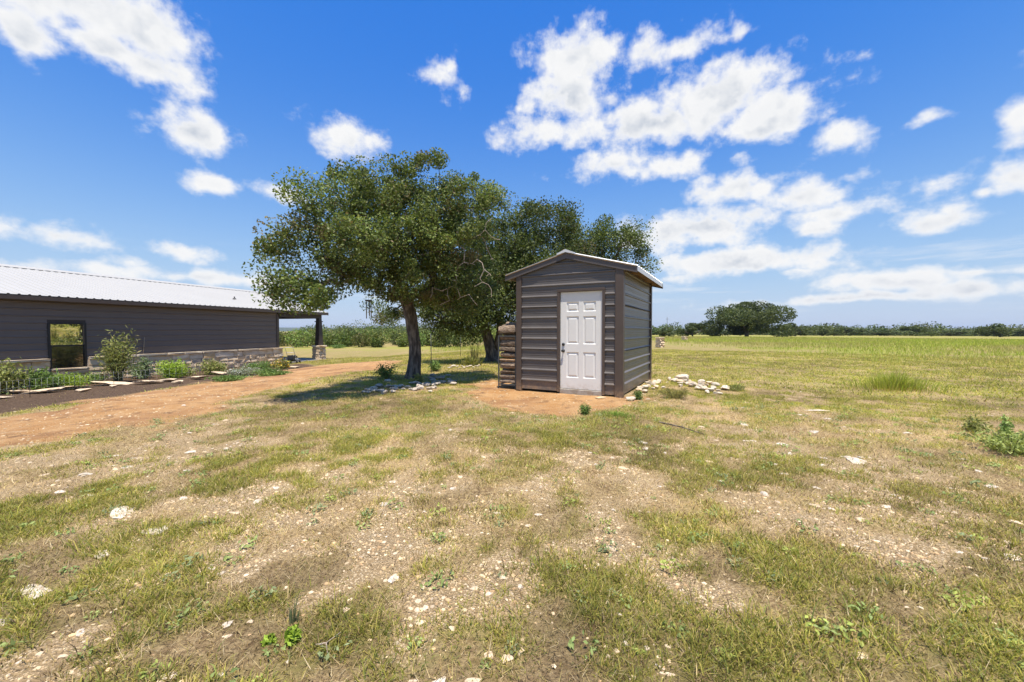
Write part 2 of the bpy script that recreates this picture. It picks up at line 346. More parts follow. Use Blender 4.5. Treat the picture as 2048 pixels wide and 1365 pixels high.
def gauss(x, y, lst):
    t = np.zeros(np.shape(x))
    for (px, py, rx, a) in lst:
        g = G(px, py); r = rx*g.y/F_PX
        t = np.maximum(t, a*np.exp(-(((x-g.x)/r)**2+((y-g.y)/(r*1.3))**2)))
    return t
GREEN_SPOTS = [(1240,825,70,1.),(1120,870,60,.9),(1000,850,60,.6),(1480,1120,110,.9),(1600,1130,80,.8),(1680,1240,100,.6),(1900,1240,110,.5),(1500,1280,70,.5),
 (1450,800,120,.7),(1350,830,70,.8),(640,925,120,.6),(400,950,140,.5),(250,1120,150,.5),(420,1190,160,.5),(1120,1180,70,.7),(1200,1150,80,.6),(60,900,60,1.),(110,1000,120,.5),
 (760,830,120,.6),(620,830,80,.5),(1960,880,120,.9),(1300,1240,120,.6),(700,1270,60,.4),(40,1110,100,.5),(560,1010,60,.6)]
GRAVEL_SPOTS = [(500,1000,90,1.),(300,1020,80,.9),(640,950,90,.8),(560,1080,90,.9),(820,1000,110,.8),(760,1100,110,.9),(900,1000,110,.7),(880,1180,110,.9),(1000,1150,100,.8),
 (1180,930,110,.9),(1060,950,90,.7),(1230,900,70,.8),(1000,900,90,.7),(1420,1180,60,1.),(1180,1080,90,.8),(1310,1120,60,.7),(1640,1020,120,.6),(1850,1020,150,.5),(1780,1100,100,.6),
 (1530,1020,90,.6),(1800,950,120,.5),(60,910,70,.8),(380,890,90,.8),(430,860,60,.8),(930,860,60,.7),(140,960,90,.5),(1240,1290,50,.7),(1340,1345,60,.8),(1950,1130,100,.5),(300,1070,60,.9),(1000,1320,70,.6)]
DARK_SPOTS = [(1330,930,150,1.),(1500,900,140,.8),(1230,960,90,.7),(1650,960,140,.6),(1500,1030,110,.6),(640,1200,120,.8),(520,1300,160,.6),(200,1290,160,.7),(760,1290,110,.6),(1180,1290,100,.6),(1440,1290,120,.6),(700,1000,60,.5),(1750,1330,140,.5),(330,1200,100,.4)]
def thatch_tone(x, y):
    # older, darker thatch in some places, bleached straw in others
    return np.clip(.72+.8*(fbm(x*.6+3, y*.6, 61, 4)-.22)-.22*gauss(x, y, DARK_SPOTS)*sstep(.36, .62, fbm(x*1.7, y*1.7, 63, 4))+.75*(fbm(x*2.7, y*2.7, 66, 4)-.5), .45, 1.25)
def zones(x, y):
    x = np.asarray(x, float); y = np.asarray(y, float)
    w = (fbm(x*1.1, y*1.1, 31, 5)-.5)*2.2
    road = sstep(.35, -.35, poly_sd(x, y, ROAD)+w*.8)
    bare = sstep(.35, -.3, poly_sd(x, y, BARE)+w*.7)
    mulch = sstep(.25, -.25, poly_sd(x, y, MULCH)+w*.5)*(1-road)
    field = np.maximum(sstep(3.5, -3.5, poly_sd(x, y, FIELD)+w*7), sstep(1.5, -1.5, poly_sd(x, y, FIELDL)+w*3))
    far = sstep(60, 90, np.hypot(x, y)); field = np.maximum(field, far)
    d = np.hypot(x, y)
    gs = gauss(x, y, GREEN_SPOTS); vs = gauss(x, y, GRAVEL_SPOTS)
    n1 = .36*fbm(x*.9+5, y*.9, 41, 4)+.64*fbm(x*4.2+1, y*4.2, 43, 4); n2 = fbm(x*1.3, y*1.3+9, 51, 4)
    midlawn = sstep(8.5, 13, d)
    green = np.clip(sstep(.41, .58, n1)*.85 + gs*.7*sstep(.38, .54, n1) + midlawn*.5 - vs*.35, 0, 1)
    n5 = fbm(x*4.6, y*4.6+4, 55, 4)
    gravel = np.clip((sstep(.52, .70, n2)*.6*(1-midlawn*.85) + vs*1.25*sstep(.24, .44, n2+.08))*sstep(.38, .54, n5) - gs*.5, 0, 1)
    keep = (1-road)*(1-mulch)*(1-bare)
    return dict(road=np.maximum(road, bare), mulch=mulch, field=field*keep, green=green*keep, gravel=gravel*keep*(1-field), mid=midlawn)

# ------------------------------------------------------------------ ground sheet
def grow_axis(a, b, step, lo, hi):
    c = list(np.arange(a, b+1e-6, step)); s = step
    while c[-1] < hi: s *= 1.13; c.append(c[-1]+s)
    s = step; l = []; v = a
    while v > lo: s *= 1.16; v -= s; l.append(v)
    return np.array(l[::-1]+c)
gx = grow_axis(-16, 14, .12, -5000, 5000); gy = grow_axis(.8, 22, .12, -5000, 6000)
GXm, GYm = np.meshgrid(gx, gy); fx, fy = GXm.ravel(), GYm.ravel()
zz = height(fx, fy); nx, ny = len(gx), len(gy)
idx = np.arange(nx*ny).reshape(ny, nx)
Fq = np.stack([idx[:-1, :-1], idx[:-1, 1:], idx[1:, 1:], idx[1:, :-1]], -1).reshape(-1, 4)
gme = mesh_np('ground', np.stack([fx, fy, zz], 1), Fq, smooth=True)
zs = zones(fx, fy)
zs['tone'] = np.where(np.hypot(fx, fy) < 30, thatch_tone(fx, fy), .9)
for k in ('road', 'mulch', 'field', 'green', 'gravel', 'tone'):
    a = gme.attributes.new(k, 'FLOAT', 'POINT'); a.data.foreach_set('value', np.ascontiguousarray(zs[k], np.float32))
gm = bpy.data.materials.new('soil_and_thatch'); gm.use_nodes = True; t = gm.node_tree; gb = t.nodes['Principled BSDF']; gb.inputs['Roughness'].default_value = .95; gb.inputs['Specular IOR Level'].default_value = .15
geo = N(t, 'ShaderNodeNewGeometry'); pos = geo.outputs['Position']
def gn(scale, detail=6., rough=.65, stretch=None):
    n = N(t, 'ShaderNodeTexNoise', inp={'Scale': scale, 'Detail': detail, 'Roughness': rough}); t.links.new(pos if stretch is None else vec_n(t, 'MULTIPLY', pos, stretch), n.inputs['Vector']); return n.outputs['Fac']
def mixc(f, a, b):
    k = N(t, 'ShaderNodeMix', data_type='RGBA')
    for i, v in ((0, f), (6, a), (7, b)):
        if isinstance(v, tuple): k.inputs[i].default_value = (*v, 1)
        elif isinstance(v, float): k.inputs[i].default_value = v
        else: t.links.new(v, k.inputs[i])
    return k.outputs[2]
def attr(nm): return N(t, 'ShaderNodeAttribute', attribute_name=nm).outputs['Fac']
soil = mixc(maprange(t, gn(1.7), .35, .65), (.25, .165, .082), (.38, .268, .142))
soil = mixc(maprange(t, gn(34, 5), .38, .66), soil, (.54, .40, .21))
soil = mixc(maprange(t, gn(60, 4), .50, .72), soil, (.14, .092, .046))
soil = mixc(math_n(t, 'MULTIPLY', attr('green'), maprange(t, gn(11), .3, .6)), soil, (.27, .24, .07))
_sc = vec_n(t, 'SCALE', soil); t.links.new(math_n(t, 'MULTIPLY', attr('tone'), 1.05), _sc.node.inputs['Scale']); soil = _sc
vo2 = N(t, 'ShaderNodeTexVoronoi', inp={'Scale': 75.}); t.links.new(pos, vo2.inputs['Vector'])
grv = attr('gravel')
gcol = mixc(maprange(t, gn(5), .4, .6), (.76, .61, .40), (.68, .50, .29))
crumb = mixc(maprange(t, vo2.outputs['Distance'], .25, .5), gcol, (.42, .30, .165))
soil = mixc(math_n(t, 'MULTIPLY', maprange(t, grv, .02, .42), maprange(t, gn(8, 8), .30, .46)), soil, crumb)
dirt = mixc(maprange(t, gn(2.2, 8), .36, .64), (.44, .235, .092), (.53, .32, .15))
dirt = mixc(maprange(t, gn(45, 4), .55, .72), dirt, (.60, .46, .31))
dirt = mixc(maprange(t, gn(.5, 3), .45, .65), dirt, (.33, .175, .085))
dirt = mixc(maprange(t, gn(3.5, 9, .7), .52, .66), dirt, (.24, .14, .075))
dirt = mixc(maprange(t, gn(1.3, 9, .7), .56, .70), dirt, (.60, .45, .29))
soil = mixc(maprange(t, math_n(t, 'ADD', attr('road'), math_n(t, 'MULTIPLY', math_n(t, 'SUBTRACT', gn(6, 8, .7), .5), 1.3)), .30, .62), soil, dirt)
mul = mixc(maprange(t, gn(26, 5), .4, .62), (.070, .044, .028), (.17, .115, .075))
soil = mixc(attr('mulch'), soil, mul)
fld = mixc(maprange(t, gn(.35, 6), .35, .65), (.26, .275, .05), (.31, .285, .08))
fld = mixc(maprange(t, gn(.09, 5, .6, (1, 2.8, 1)), .48, .62), fld, (.33, .25, .11))
soil = mixc(attr('field'), soil, fld)
t.links.new(soil, gb.inputs['Base Color'])
bh = math_n(t, 'ADD', math_n(t, 'MULTIPLY', gn(30, 6), .7), math_n(t, 'MULTIPLY', gn(110, 3), .35))
bh = math_n(t, 'SUBTRACT', bh, math_n(t, 'MULTIPLY', vo2.outputs['Distance'], math_n(t, 'MULTIPLY', grv, .5)))
bp = N(t, 'ShaderNodeBump', inp={'Strength': 1., 'Distance': .05}); t.links.new(bh, bp.inputs['Height']); t.links.new(bp.outputs[0], gb.inputs['Normal'])
tag(link('ground', gme, gm), kind='structure')

# ------------------------------------------------------------------ shed
SH = np.array((.146, 9.0)); SANG = math.atan2(-1.09, 2.02); SW, SD = 2.295, 3.3
sz = float(min(height(.146, 9.0), height(2.17, 7.91)))
shed = empty('garden_shed', (SH[0], SH[1], 0), SANG, 'small charcoal metal shed with white door and gabled metal roof', 'shed')
RZ = [.245+.2286*i for i in range(12)]
def roof_z(x): return 2.955-.268*abs(x-SW/2)
def rib_profile(z0, z1):
    pr = [(z0, 0.)]
    for r in RZ:
        for dz, out in ((-.024, 0), (-.012, .028), (.004, .028), (.030, 0), (.092, 0), (.098, .005), (.106, .005), (.112, 0), (.132, 0), (.138, .005), (.146, .005), (.152, 0)):
            z = r+dz
            if z0 < z < z1: pr.append((z, out))
    pr.append((z1, 0.)); return pr
def panel(name, parent, m, prof, xl, xr, tr):
    """ribbed sheet: profile rows (z, out) between xl(z) and xr(z); tr maps (along, out, z) to local space; gets a back sheet"""
    mb = MB(); v = []
    for z, o in prof: v += [tr(xl(z), o, z), tr(xr(z), o, z)]
    n = len(prof); f = [(2*i, 2*i+1, 2*i+3, 2*i+2) for i in range(n-1)]
    zb = [(prof[0][0]), (prof[-1][0])]
    k = len(v); v += [tr(xl(z), -.012, z) for z in zb]+[tr(xr(z), -.012, z) for z in zb]
    f += [(k, k+1, k+3, k+2), (0, 1, k+2, k), (2*n-2, 2*n-1, k+3, k+1), tuple(range(0, 2*n, 2))+(k+1, k), tuple(range(1, 2*n, 2))+(k+3, k+2)]
    mb.add(v, f); return mb.build(name, m, parent)
front = lambda a, o, z: (a, -o, z)
DL, DR, DT = .997, 1.914, 2.149
splits = [.04, .93, 1.845]
for i, z0 in enumerate(splits):
    z1 = splits[i+1]-.002 if i+1 < len(splits) else DT+.055
    panel('siding_panel', shed, M['siding'], rib_profile(z0, z1), lambda z: .085, lambda z: DL-.05, front)
    panel('siding_panel', shed, M['siding'], rib_profile(z0, z1), lambda z: DR+.05, lambda z: SW-.115, front)
lim = lambda z: max(0., (z-(2.955-.268*SW/2-.02))/.268)
panel('siding_panel', shed, M['siding'], rib_profile(DT+.057, 2.60), lambda z: .085, lambda z: SW-.115, front)
panel('siding_panel', shed, M['siding'], rib_profile(2.602, 2.97), lambda z: min(SW/2-.02, max(.085, lim(z))), lambda z: max(SW/2+.02, min(SW-.115, SW-lim(z))), front)
right = lambda a, o, z: (SW+o, a, z)
for z0, z1 in ((.04, .928), (.93, 1.843), (1.845, 2.60)):
    panel('siding_panel', shed, M['siding'], rib_profile(z0, z1), lambda z: .085, lambda z: SD-.085, right)
    panel('siding_panel', shed, M['siding'], rib_profile(z0, z1), lambda z: .085, lambda z: SD-.085, lambda a, o, z: (-o, a, z))
    panel('siding_panel', shed, M['siding'], rib_profile(z0, z1), lambda z: .085, lambda z: SW-.085, lambda a, o, z: (a, SD+o, z))
panel('siding_panel', shed, M['siding'], rib_profile(2.602, 2.97), lambda z: min(SW/2-.02, max(.085, lim(z))), lambda z: max(SW/2+.02, min(SW-.085, SW-lim(z))), lambda a, o, z: (a, SD+o, z))
for (x0, x1, y0, y1) in ((-.04, .088, -.042, .09), (SW-.12, SW+.045, -.044, .09), (-.04, .09, SD-.09, SD+.042), (SW-.09, SW+.042, SD-.09, SD+.042)):
    MB().box(x0, x1, y0, y1, 0.0, 2.6).build('corner_trim', M['trim'], shed, .004)
for x0, x1 in ((DL-.055, DL), (DR, DR+.055)): MB().box(x0, x1, -.036, .04, .03, DT).build('door_trim', M['trim'], shed, .003)
MB().box(DL-.055, DR+.055, -.038, .04, DT+.001, DT+.056).build('door_trim', M['trim'], shed, .003)
MB().box(DL+.002, DR-.002, -.02, .10, -.05, .098).build('concrete_sill', M['conc'], shed, .008)
# door: rails and stiles with six raised panels
W, Hh, DZ = DR-DL-.012, DT-.107-.006, .107
dxs = [0, .135, .135+.27, W-.135-.27, W-.135, W]; dzs = [0, .235, .235+.54, .235+.54+.17, .235+.54+.17+.58, .235+.54+.17+.58+.10, .235+.54+.17+.58+.10+.20, Hh]
mb = MB(); y = .012
door_o = None
for i in range(5):
    for j in range(7):
        if i in (1, 3) and j in (1, 3, 5): continue
        x0, x1, z0, z1 = dxs[i], dxs[i+1], dzs[j], dzs[j+1]
        mb.add([(x0, y, z0), (x1, y, z0), (x1, y, z1), (x0, y, z1)], [(0, 1, 2, 3)])
mb.add([(0, y, 0), (W, y, 0), (W, y+.04, 0), (0, y+.04, 0), (0, y, Hh), (W, y, Hh), (W, y+.04, Hh), (0, y+.04, Hh)], [(0, 1, 2, 3), (4, 7, 6, 5), (3, 2, 6, 7), (0, 3, 7, 4), (1, 5, 6, 2)])
door = mb.build('door', M['door'], shed, loc=(DL+.006, 0, DZ))
for i in (1, 3):
    for j in (1, 3, 5):
        x0, x1, z0, z1 = dxs[i], dxs[i+1], dzs[j], dzs[j+1]; mb = MB(); rings = ((0, y), (.016, y+.016), (.032, y+.016), (.058, y+.003))
        vs = []
        for ins, yy in rings: vs += [(x0+ins, yy, z0+ins), (x1-ins, yy, z0+ins), (x1-ins, yy, z1-ins), (x0+ins, yy, z1-ins)]
        fs = [(4*r+k, 4*r+(k+1) % 4, 4*r+4+(k+1) % 4, 4*r+4+k) for r in range(3) for k in range(4)]+[(12, 13, 14, 15)]
        mb.add(vs, fs).build('raised_panel', M['door'], door)
kx = .068
MB().lathe([(.034, -.0), (.034, .006), (.014, .012), (.012, .035), (.024, .04), (.029, .052), (.027, .066), (.012, .072)], 20, (kx, y, .80), 'y').build('door_knob', M['black'], door)
MB().lathe([(.033, 0), (.033, .012), (.026, .022), (.012, .026)], 20, (kx, y, .935), 'y').build('deadbolt', M['black'], door)
for z in (.25, 1.0, 1.8): MB().lathe([(.008, 0), (.008, .09)], 8, (W+.004, y-.006, z)).build('hinge', M['black'], door)
# roof
OVX, OVF, OVB = .30, .055, .08
npan = 4; pl = (SD+OVF+OVB+.06)/npan
for sgn in (-1, 1):
    def rp(along, down, up):       # along depth, distance from ridge, height above slope
        return (SW/2+sgn*down, -OVF-.03+along, 2.955-.268*down+up)
    for k in range(npan):
        a0, a1 = k*pl+.001, (k+1)*pl-.001; prof = [(a0, 0)]
        for q in range(4):
            c = a0+pl*(q+.5)/4
            for dz, o in ((-.03, 0), (-.012, .022), (.012, .022), (.03, 0)): prof.append((c+dz, o))
        prof.append((a1, 0)); mb = MB(); v = []; L = SW/2+OVX
        for a, o in prof: v += [rp(a, .05, o+.02), rp(a, L, o+.02)]
        n = len(prof); f = [(2*i, 2*i+1, 2*i+3, 2*i+2) for i in range(n-1)]; b0 = len(v)
        for a, o in prof: v += [rp(a, .05, .012+o), rp(a, L, .012+o)]
        f += [(b0+2*i, b0+2*i+2, b0+2*i+3, b0+2*i+1) for i in range(n-1)]+[(2*i+1, b0+2*i+1, b0+2*i+3, 2*i+3) for i in range(n-1)]
        f += [(0, b0, b0+1, 1), (2*n-2, 2*n-1, b0+2*n-1, b0+2*n-2)]
        mb.add(v, f).build('roof_panel', M['galv'], shed)
    # rake trim on the gable ends, eave trim along the side
    for ya, yb in ((-OVF-.012, -OVF+.01), (SD+OVB-.01, SD+OVB+.012)):
        v = []
        for yy in (ya, yb):
            for d, zt in ((0, 0), (SW/2+OVX+.006, 0)):
                for u in (.002, -.115): v.append((SW/2+sgn*d, yy, 2.955-.268*d+u))
        MB().add(v, [(0, 2, 3, 1), (4, 5, 7, 6), (0, 4, 6, 2), (1, 3, 7, 5), (2, 6, 7, 3), (0, 1, 5, 4)]).build('rake_trim', M['rake'], shed)
    for (yy0, yy1, mm, hh) in ((-OVF+.012, SD+OVB-.012, M['galv'], .075),):
        d = SW/2+OVX-.012; v = []
        for dd in (d, d+.012):
            for yy in (yy0, yy1):
                for u in (.008, -hh): v.append((SW/2+sgn*dd, yy, 2.955-.268*dd+u))
        MB().add(v, [(0, 2, 3, 1), (4, 5, 7, 6), (0, 4, 6, 2), (1, 3, 7, 5), (2, 6, 7, 3), (0, 1, 5, 4)]).build('eave_trim', mm, shed)
    for k in range(5):        # rafter tails under the eave
        yy = .05+k*(SD-.1)/4; v = []
        a = Vector((SW/2+sgn*.05, yy, 2.955-.268*.05-.045)); bb = Vector((SW/2+sgn*(SW/2+OVX-.02), yy, 2.955-.268*(SW/2+OVX-.02)-.045))
        MB().bar(a, bb, .04, .085).build('rafter', M['wood'], shed)
    MB().add([rp(0, .06, .006), rp(SD+OVF+OVB, .06, .006), rp(SD+OVF+OVB, SW/2+OVX-.015, .006), rp(0, SW/2+OVX-.015, .006), rp(0, .06, -.004), rp(SD+OVF+OVB, .06, -.004), rp(SD+OVF+OVB, SW/2+OVX-.015, -.004), rp(0, SW/2+OVX-.015, -.004)],
             [(0, 1, 2, 3), (7, 6, 5, 4), (0, 4, 5, 1), (1, 5, 6, 2), (2, 6, 7, 3), (3, 7, 4, 0)]).build('roof_deck', M['wood'], shed)
v = []
for yy in (-OVF-.055, SD+OVB+.05):
    for d, u in ((-.19, .034), (0, .06), (.19, .034), (.19, .0), (0, .0), (-.19, .0)): v.append((SW/2+d, yy, 2.955-.268*abs(d)+u+.012))
MB().add(v, [(0, 1, 7, 6), (1, 2, 8, 7), (2, 3, 9, 8), (3, 4, 10, 9), (4, 5, 11, 10), (5, 0, 6, 11), (0, 5, 4, 1), (1, 4, 3, 2), (6, 7, 10, 11), (7, 8, 9, 10)]).build('ridge_cap', M['galv'], shed)
def shed_w(x, y, z=0.): return shed.matrix_basis @ Vector((x, y, z))
shed_m = Matrix.Translation((SH[0], SH[1], 0)) @ Matrix.Rotation(SANG, 4, 'Z')
def SWp(x, y, z=0.): return shed_m @ Vector((x, y, z))

# ------------------------------------------------------------------ house
HZ = -.5; HANG = math.atan2(BU[1], BU[0])
house = empty('ranch_house', (B0[0], B0[1], HZ), HANG, 'long low charcoal metal house with pale ribbed roof and stone base', 'house')
X0, X1, XP, XR, WD = -9., 8.81, 11.86, 12.35, 9.6
EZ, OV = 2.93, .31; RISE = .272
WX0, WX1, WZ0, WZ1 = -.445, .50, .56, 2.06
out_h = lambda a, o, z: (a, -o, z)
HR = [.95+.2286*i for i in range(9)]
def hprof(z0, z1):
    pr = [(z0, 0.)]
    for r in HR:
        for dz, o in ((-.03, 0), (-.010, .022), (.010, .022), (.03, 0)):
            if z0 < r+dz < z1: pr.append((r+dz, o))
    pr.append((z1, 0.)); return pr
# each course of siding is one strip, cut by the window
cuts = [.80]+[h+.115 for h in HR]
for i in range(len(cuts)-1):
    z0, z1 = cuts[i]+.001, min(cuts[i+1], EZ+.02)-.001
    if z0 < WZ1+.05:
        panel('siding_strip', house, M['siding_b'], hprof(z0, z1), lambda z: X0, lambda z: WX0-.03, out_h)
        panel('siding_strip', house, M['siding_b'], hprof(z0, z1), lambda z: WX1+.03, lambda z: X1-.12, out_h)
    else: panel('siding_strip', house, M['siding_b'], hprof(z0, z1), lambda z: X0, lambda z: X1-.12, out_h)
MB().box(X0, WX0-.02, .015, .2, -.3, EZ).box(WX1+.02, X1-.05, .015, .2, -.3, EZ).box(WX0-.02, WX1+.02, .015, .2, -.3, WZ0-.02).box(WX0-.02, WX1+.02, .015, .2, WZ1+.02, EZ).build('wall_core', M['trim_dark'], house)
MB().box(X0, X0+.2, .2, WD, -.3, EZ).box(X1-.2, X1, .21, WD, -.3, EZ).box(X0+.2, X1-.2, WD-.2, WD, -.3, EZ).build('rear_walls', M['siding_b'], house)
MB().box(X1-.13, X1+.02, -.035, .21, .80, EZ-.15).build('corner_trim', M['trim'], house)
# window
win = MB().box(WX0-.03, WX0+.035, -.03, .1, WZ0, WZ1).box(WX1-.035, WX1+.03, -.03, .1, WZ0, WZ1).box(WX0-.03, WX1+.03, -.032, .1, WZ1, WZ1+.05).box(WX0-.03, WX1+.03, -.032, .1, WZ0-.04, WZ0).build('window', M['black'], house)
zmid = (WZ0+WZ1)/2-.0
MB().box(WX0+.036, WX1-.036, .0, .05, zmid-.025, zmid+.025).build('sash_rail', M['black'], win)
gp = MB().box(-(WX1-WX0)/2+.036, (WX1-WX0)/2-.036, -.004, .004, 0, WZ1-zmid-.03).build('window_pane', M['glass'], win)
gp.location = ((WX0+WX1)/2, .025, zmid+.026); gp.rotation_euler = (R(1.6), 0, 0)
MB().box(WX0+.036, WX1-.036, .02, .03, WZ0+.002, zmid-.026).build('screened_pane', M['screen'], win)
MB().box(WX0+.05, WX0+.07, .0, .03, WZ0+.002, zmid-.03).build('screen_frame', M['black'], win)
# stone base: blocks of several shapes share meshes
def block_mesh(name, rough, seed, nb=3):
    r = random.Random(seed); bm = bmesh.new(); bmesh.ops.create_cube(bm, size=1.)
    bmesh.ops.bevel(bm, geom=list(bm.edges), offset=.07, segments=1, affect='EDGES')
    for v in bm.verts:
        k = Vector((r.uniform(-1, 1), r.uniform(-1, 1), r.uniform(-1, 1)))
        v.co += Vector((k.x*.05*rough, k.y*.22*rough, k.z*.06*rough))
    me = bpy.data.meshes.new(name); bm.to_mesh(me); bm.free(); return me
blocks_r = [block_mesh('stone', 1., i) for i in range(7)]
blocks_s = [block_mesh('stone', .22, 20+i) for i in range(5)]
for b_ in blocks_r: b_.materials.append(M['lime'])
for b_ in blocks_s: b_.materials.append(M['lime_smooth'])
caps_s = [block_mesh('cap_stone', .35, 40+i) for i in range(4)]
for b_ in caps_s: b_.materials.append(M['lime_cap'])
grey_r = [block_mesh('stone', 1., 60+i) for i in range(4)]
for b_ in grey_r: b_.materials.append(M['lime_grey'])
hr = random.Random(3)
def stone(parent, meshes, x0, x1, y0, y1, z0, z1, name='stone', turn=0.):
    o = link(name, hr.choice(meshes), None, parent); o.location = ((x0+x1)/2, (y0+y1)/2, (z0+z1)/2); o.scale = (x1-x0, y1-y0, z1-z0); o.rotation_euler = (0, 0, turn)
    return o
def course(parent, xa, xb, z0, z1, wmin, wmax, meshes, prot, name='stone', seed=0):
    x = xa
    while x < xb-.02:
        w = hr.uniform(wmin, wmax)
        if xb-x-w < wmin*.6: w = xb-x
        dz = hr.uniform(-.008, .008) if name == 'stone' else 0
        pr = prot+hr.uniform(-.012, .018)
        stone(parent, meshes, x+.006, x+w-.006, -pr, .01, z0+.006, z1-.006+dz, name); x += w
XS = -3.6
MB().box(XS, WX0-.031, -.085, .014, -.3, .79).box(WX1+.031, X1+.10, -.085, .014, -.3, .79).box(WX0-.03, WX1+.03, -.085, .014, -.3, .45).build('mortar_bed', M['mortar'], house)
for xa, xb in ((XS, WX0-.032), (WX1+.032, X1+.16)):
    course(house, xa, xb, .80, .895, .6, 1.2, caps_s, .17, 'cap_stone')
    course(house, xa, xb, .56, .80, .45, .95, blocks_s, .125)
    course(house, xa, xb, .38, .56, .22, .5, blocks_r+grey_r, .14)
    course(house, xa, xb, .22, .38, .18, .42, blocks_r, .15)
    course(house, xa, xb, .02, .22, .2, .5, blocks_r, .16)
course(house, WX0-.03, WX1+.03, .46, .53, .5, 1., caps_s, .17, 'cap_stone')
course(house, WX0-.03, WX1+.03, .30, .46, .3, .6, blocks_s, .12); course(house, WX0-.03, WX1+.03, .05, .30, .25, .5, blocks_r, .14)
# porch: slab, beam, stone pillar and timber post
MB().box(X1, XP+.35, -.25, WD, -.2, .02).build('porch_slab', M['slab'], house, .01)
MB().box(X1+.02, XP+.14, -.10, .12, EZ-.32, EZ-.02).build('porch_beam', M['trim_dark'], house)
MB().box(XP-.17, XP+.12, .121, WD-.2, EZ-.33, EZ-.02).build('porch_beam', M['trim_dark'], house)
for yy in (0., WD-.3):
    pil = MB().box(XP-.25, XP+.25, yy-.24, yy+.24, 0, .80).build('porch_pillar', M['mortar'], house)
    for z0, z1 in ((.0, .2), (.2, .36), (.36, .5), (.5, .66), (.66, .8)):
        for sx in (-1, 1):
            cut = hr.uniform(-.08, .08)
            for ya, yb in ((yy-.27, yy+cut), (yy+cut, yy+.27)):
                stone(pil, blocks_r, *( (XP+.0, XP+.30) if sx > 0 else (XP-.30, XP-.0)), ya+.005, yb-.005, z0+.005, z1-.005)
    stone(pil, caps_s, XP-.34, XP+.34, yy-.32, yy+.32, .80, .90, 'cap_stone')
    MB().add([(XP+s*w, yy+q*w, z) for z, w in ((.90, .17), (EZ-.55, .125)) for s, q in ((-1, -1), (1, -1), (1, 1), (-1, 1))], [(0, 1, 2, 3), (4, 5, 6, 7), (0, 1, 5, 4), (1, 2, 6, 5), (2, 3, 7, 6), (3, 0, 4, 7)]).box(XP-.17, XP+.17, yy-.17, yy+.17, EZ-.55, EZ-.49).box(XP-.12, XP+.12, yy-.12, yy+.12, EZ-.49, EZ-.325).build('porch_post', M['trim_dark'], house)
# roof panels
RW = WD/2
def hp(a, d, side, up): return (a, (-OV+d) if side < 0 else (WD+OV-d), EZ+.06+RISE*d+up)
npn = int(round((XR+.05-X0)/.914)); pw = (XR-X0)/npn; Ld = RW+OV
for side in (-1, 1):
    base = None
    for k in range(npn):
        if base is None:
            prof = [(.001, 0)]
            for q in range(4):
                c = pw*(q+.5)/4
                for dz, o in ((-.038, 0), (-.022, .024), (.022, .024), (.038, 0)): prof.append((c+dz, o))
            prof.append((pw-.001, 0)); v = []
            for a, o in prof: v += [hp(a, 0, side, o), hp(a, Ld-.08, side, o)]
            n = len(prof); f = [(2*i, 2*i+1, 2*i+3, 2*i+2) for i in range(n-1)]; b0 = len(v)
            for a, o in prof: v += [hp(a, 0, side, o-.008), hp(a, Ld-.08, side, o-.008)]
            f += [(b0+2*i, b0+2*i+2, b0+2*i+3, b0+2*i+1) for i in range(n-1)]+[(2*i, b0+2*i, b0+2*i+2, 2*i+2) for i in range(n-1)]
            f += [(0, 1, b0+1, b0), (2*n-2, b0+2*n-2, b0+2*n-1, 2*n-1)]
            base = MB().add(v, f).mesh('roof_panel'); base.materials.append(M['roof_b'])
        link('roof_panel', base, None, house, (X0+k*pw, 0, 0))
    # under-roof, fascia and gable rake
    y0 = -OV+.05 if side < 0 else WD+OV-.05
    v = [hp(a, d, side, u) for u in (-.015, -.05) for a, d in ((X0, .03), (XR-.03, .03), (XR-.03, Ld), (X0, Ld))]
    MB().add(v, [(0, 1, 2, 3), (7, 6, 5, 4), (0, 4, 5, 1), (1, 5, 6, 2), (2, 6, 7, 3), (3, 7, 4, 0)]).build('roof_deck', M['trim_dark'], house)
    ya, yb = sorted((hp(0, .005, side, 0)[1], hp(0, .028, side, 0)[1]))
    MB().box(X0, XR, ya, yb, EZ-.10, EZ+.045).build('fascia', M['trim'], house)
    v = [hp(a, d, side, u) for a in (XR-.028, XR+.01) for d in (0, Ld) for u in (-.012, -.18)]
    MB().add(v, [(0, 2, 3, 1), (4, 5, 7, 6), (0, 4, 6, 2), (1, 3, 7, 5), (2, 6, 7, 3), (0, 1, 5, 4)]).build('gable_rake', M['trim_dark'], house)
MB().box(X0, XR-.03, -OV+.029, .012, EZ-.10, EZ-.075).build('soffit', M['trim'], house)
v = []
for a in (X0, XR):
    for d, u in ((-.2, .03), (0, .075), (.2, .03), (.2, .02), (0, .06), (-.2, .02)): v.append((a, WD/2+d, EZ+.06+RISE*(Ld-abs(d))+u+.004))
MB().add(v, [(0, 1, 7, 6), (1, 2, 8, 7), (2, 3, 9, 8), (3, 4, 10, 9), (4, 5, 11, 10), (5, 0, 6, 11), (0, 5, 4, 1), (1, 4, 3, 2), (6, 7, 10, 11), (7, 8, 9, 10)]).build('ridge_cap', M['roof_b'], house)
zg = EZ+.0
MB().add([(X1+.0, .0, EZ), (X1, WD, EZ), (X1, WD/2, EZ+RISE*WD/2+.08), (X1-.1, 0, EZ), (X1-.1, WD, EZ), (X1-.1, WD/2, EZ+RISE*WD/2+.08)], [(0, 1, 2), (5, 4, 3), (0, 3, 4, 1), (1, 4, 5, 2), (2, 5, 3, 0)]).build('gable_wall', M['siding_b'], house)
vd = 2.0
MB().lathe([(.10, .0), (.08, .04), (.03, .07), (.028, .13), (.036, .135), (.036, .15)], 12, hp(7.6, vd, -1, 0)).build('vent_pipe', M['black'], house)
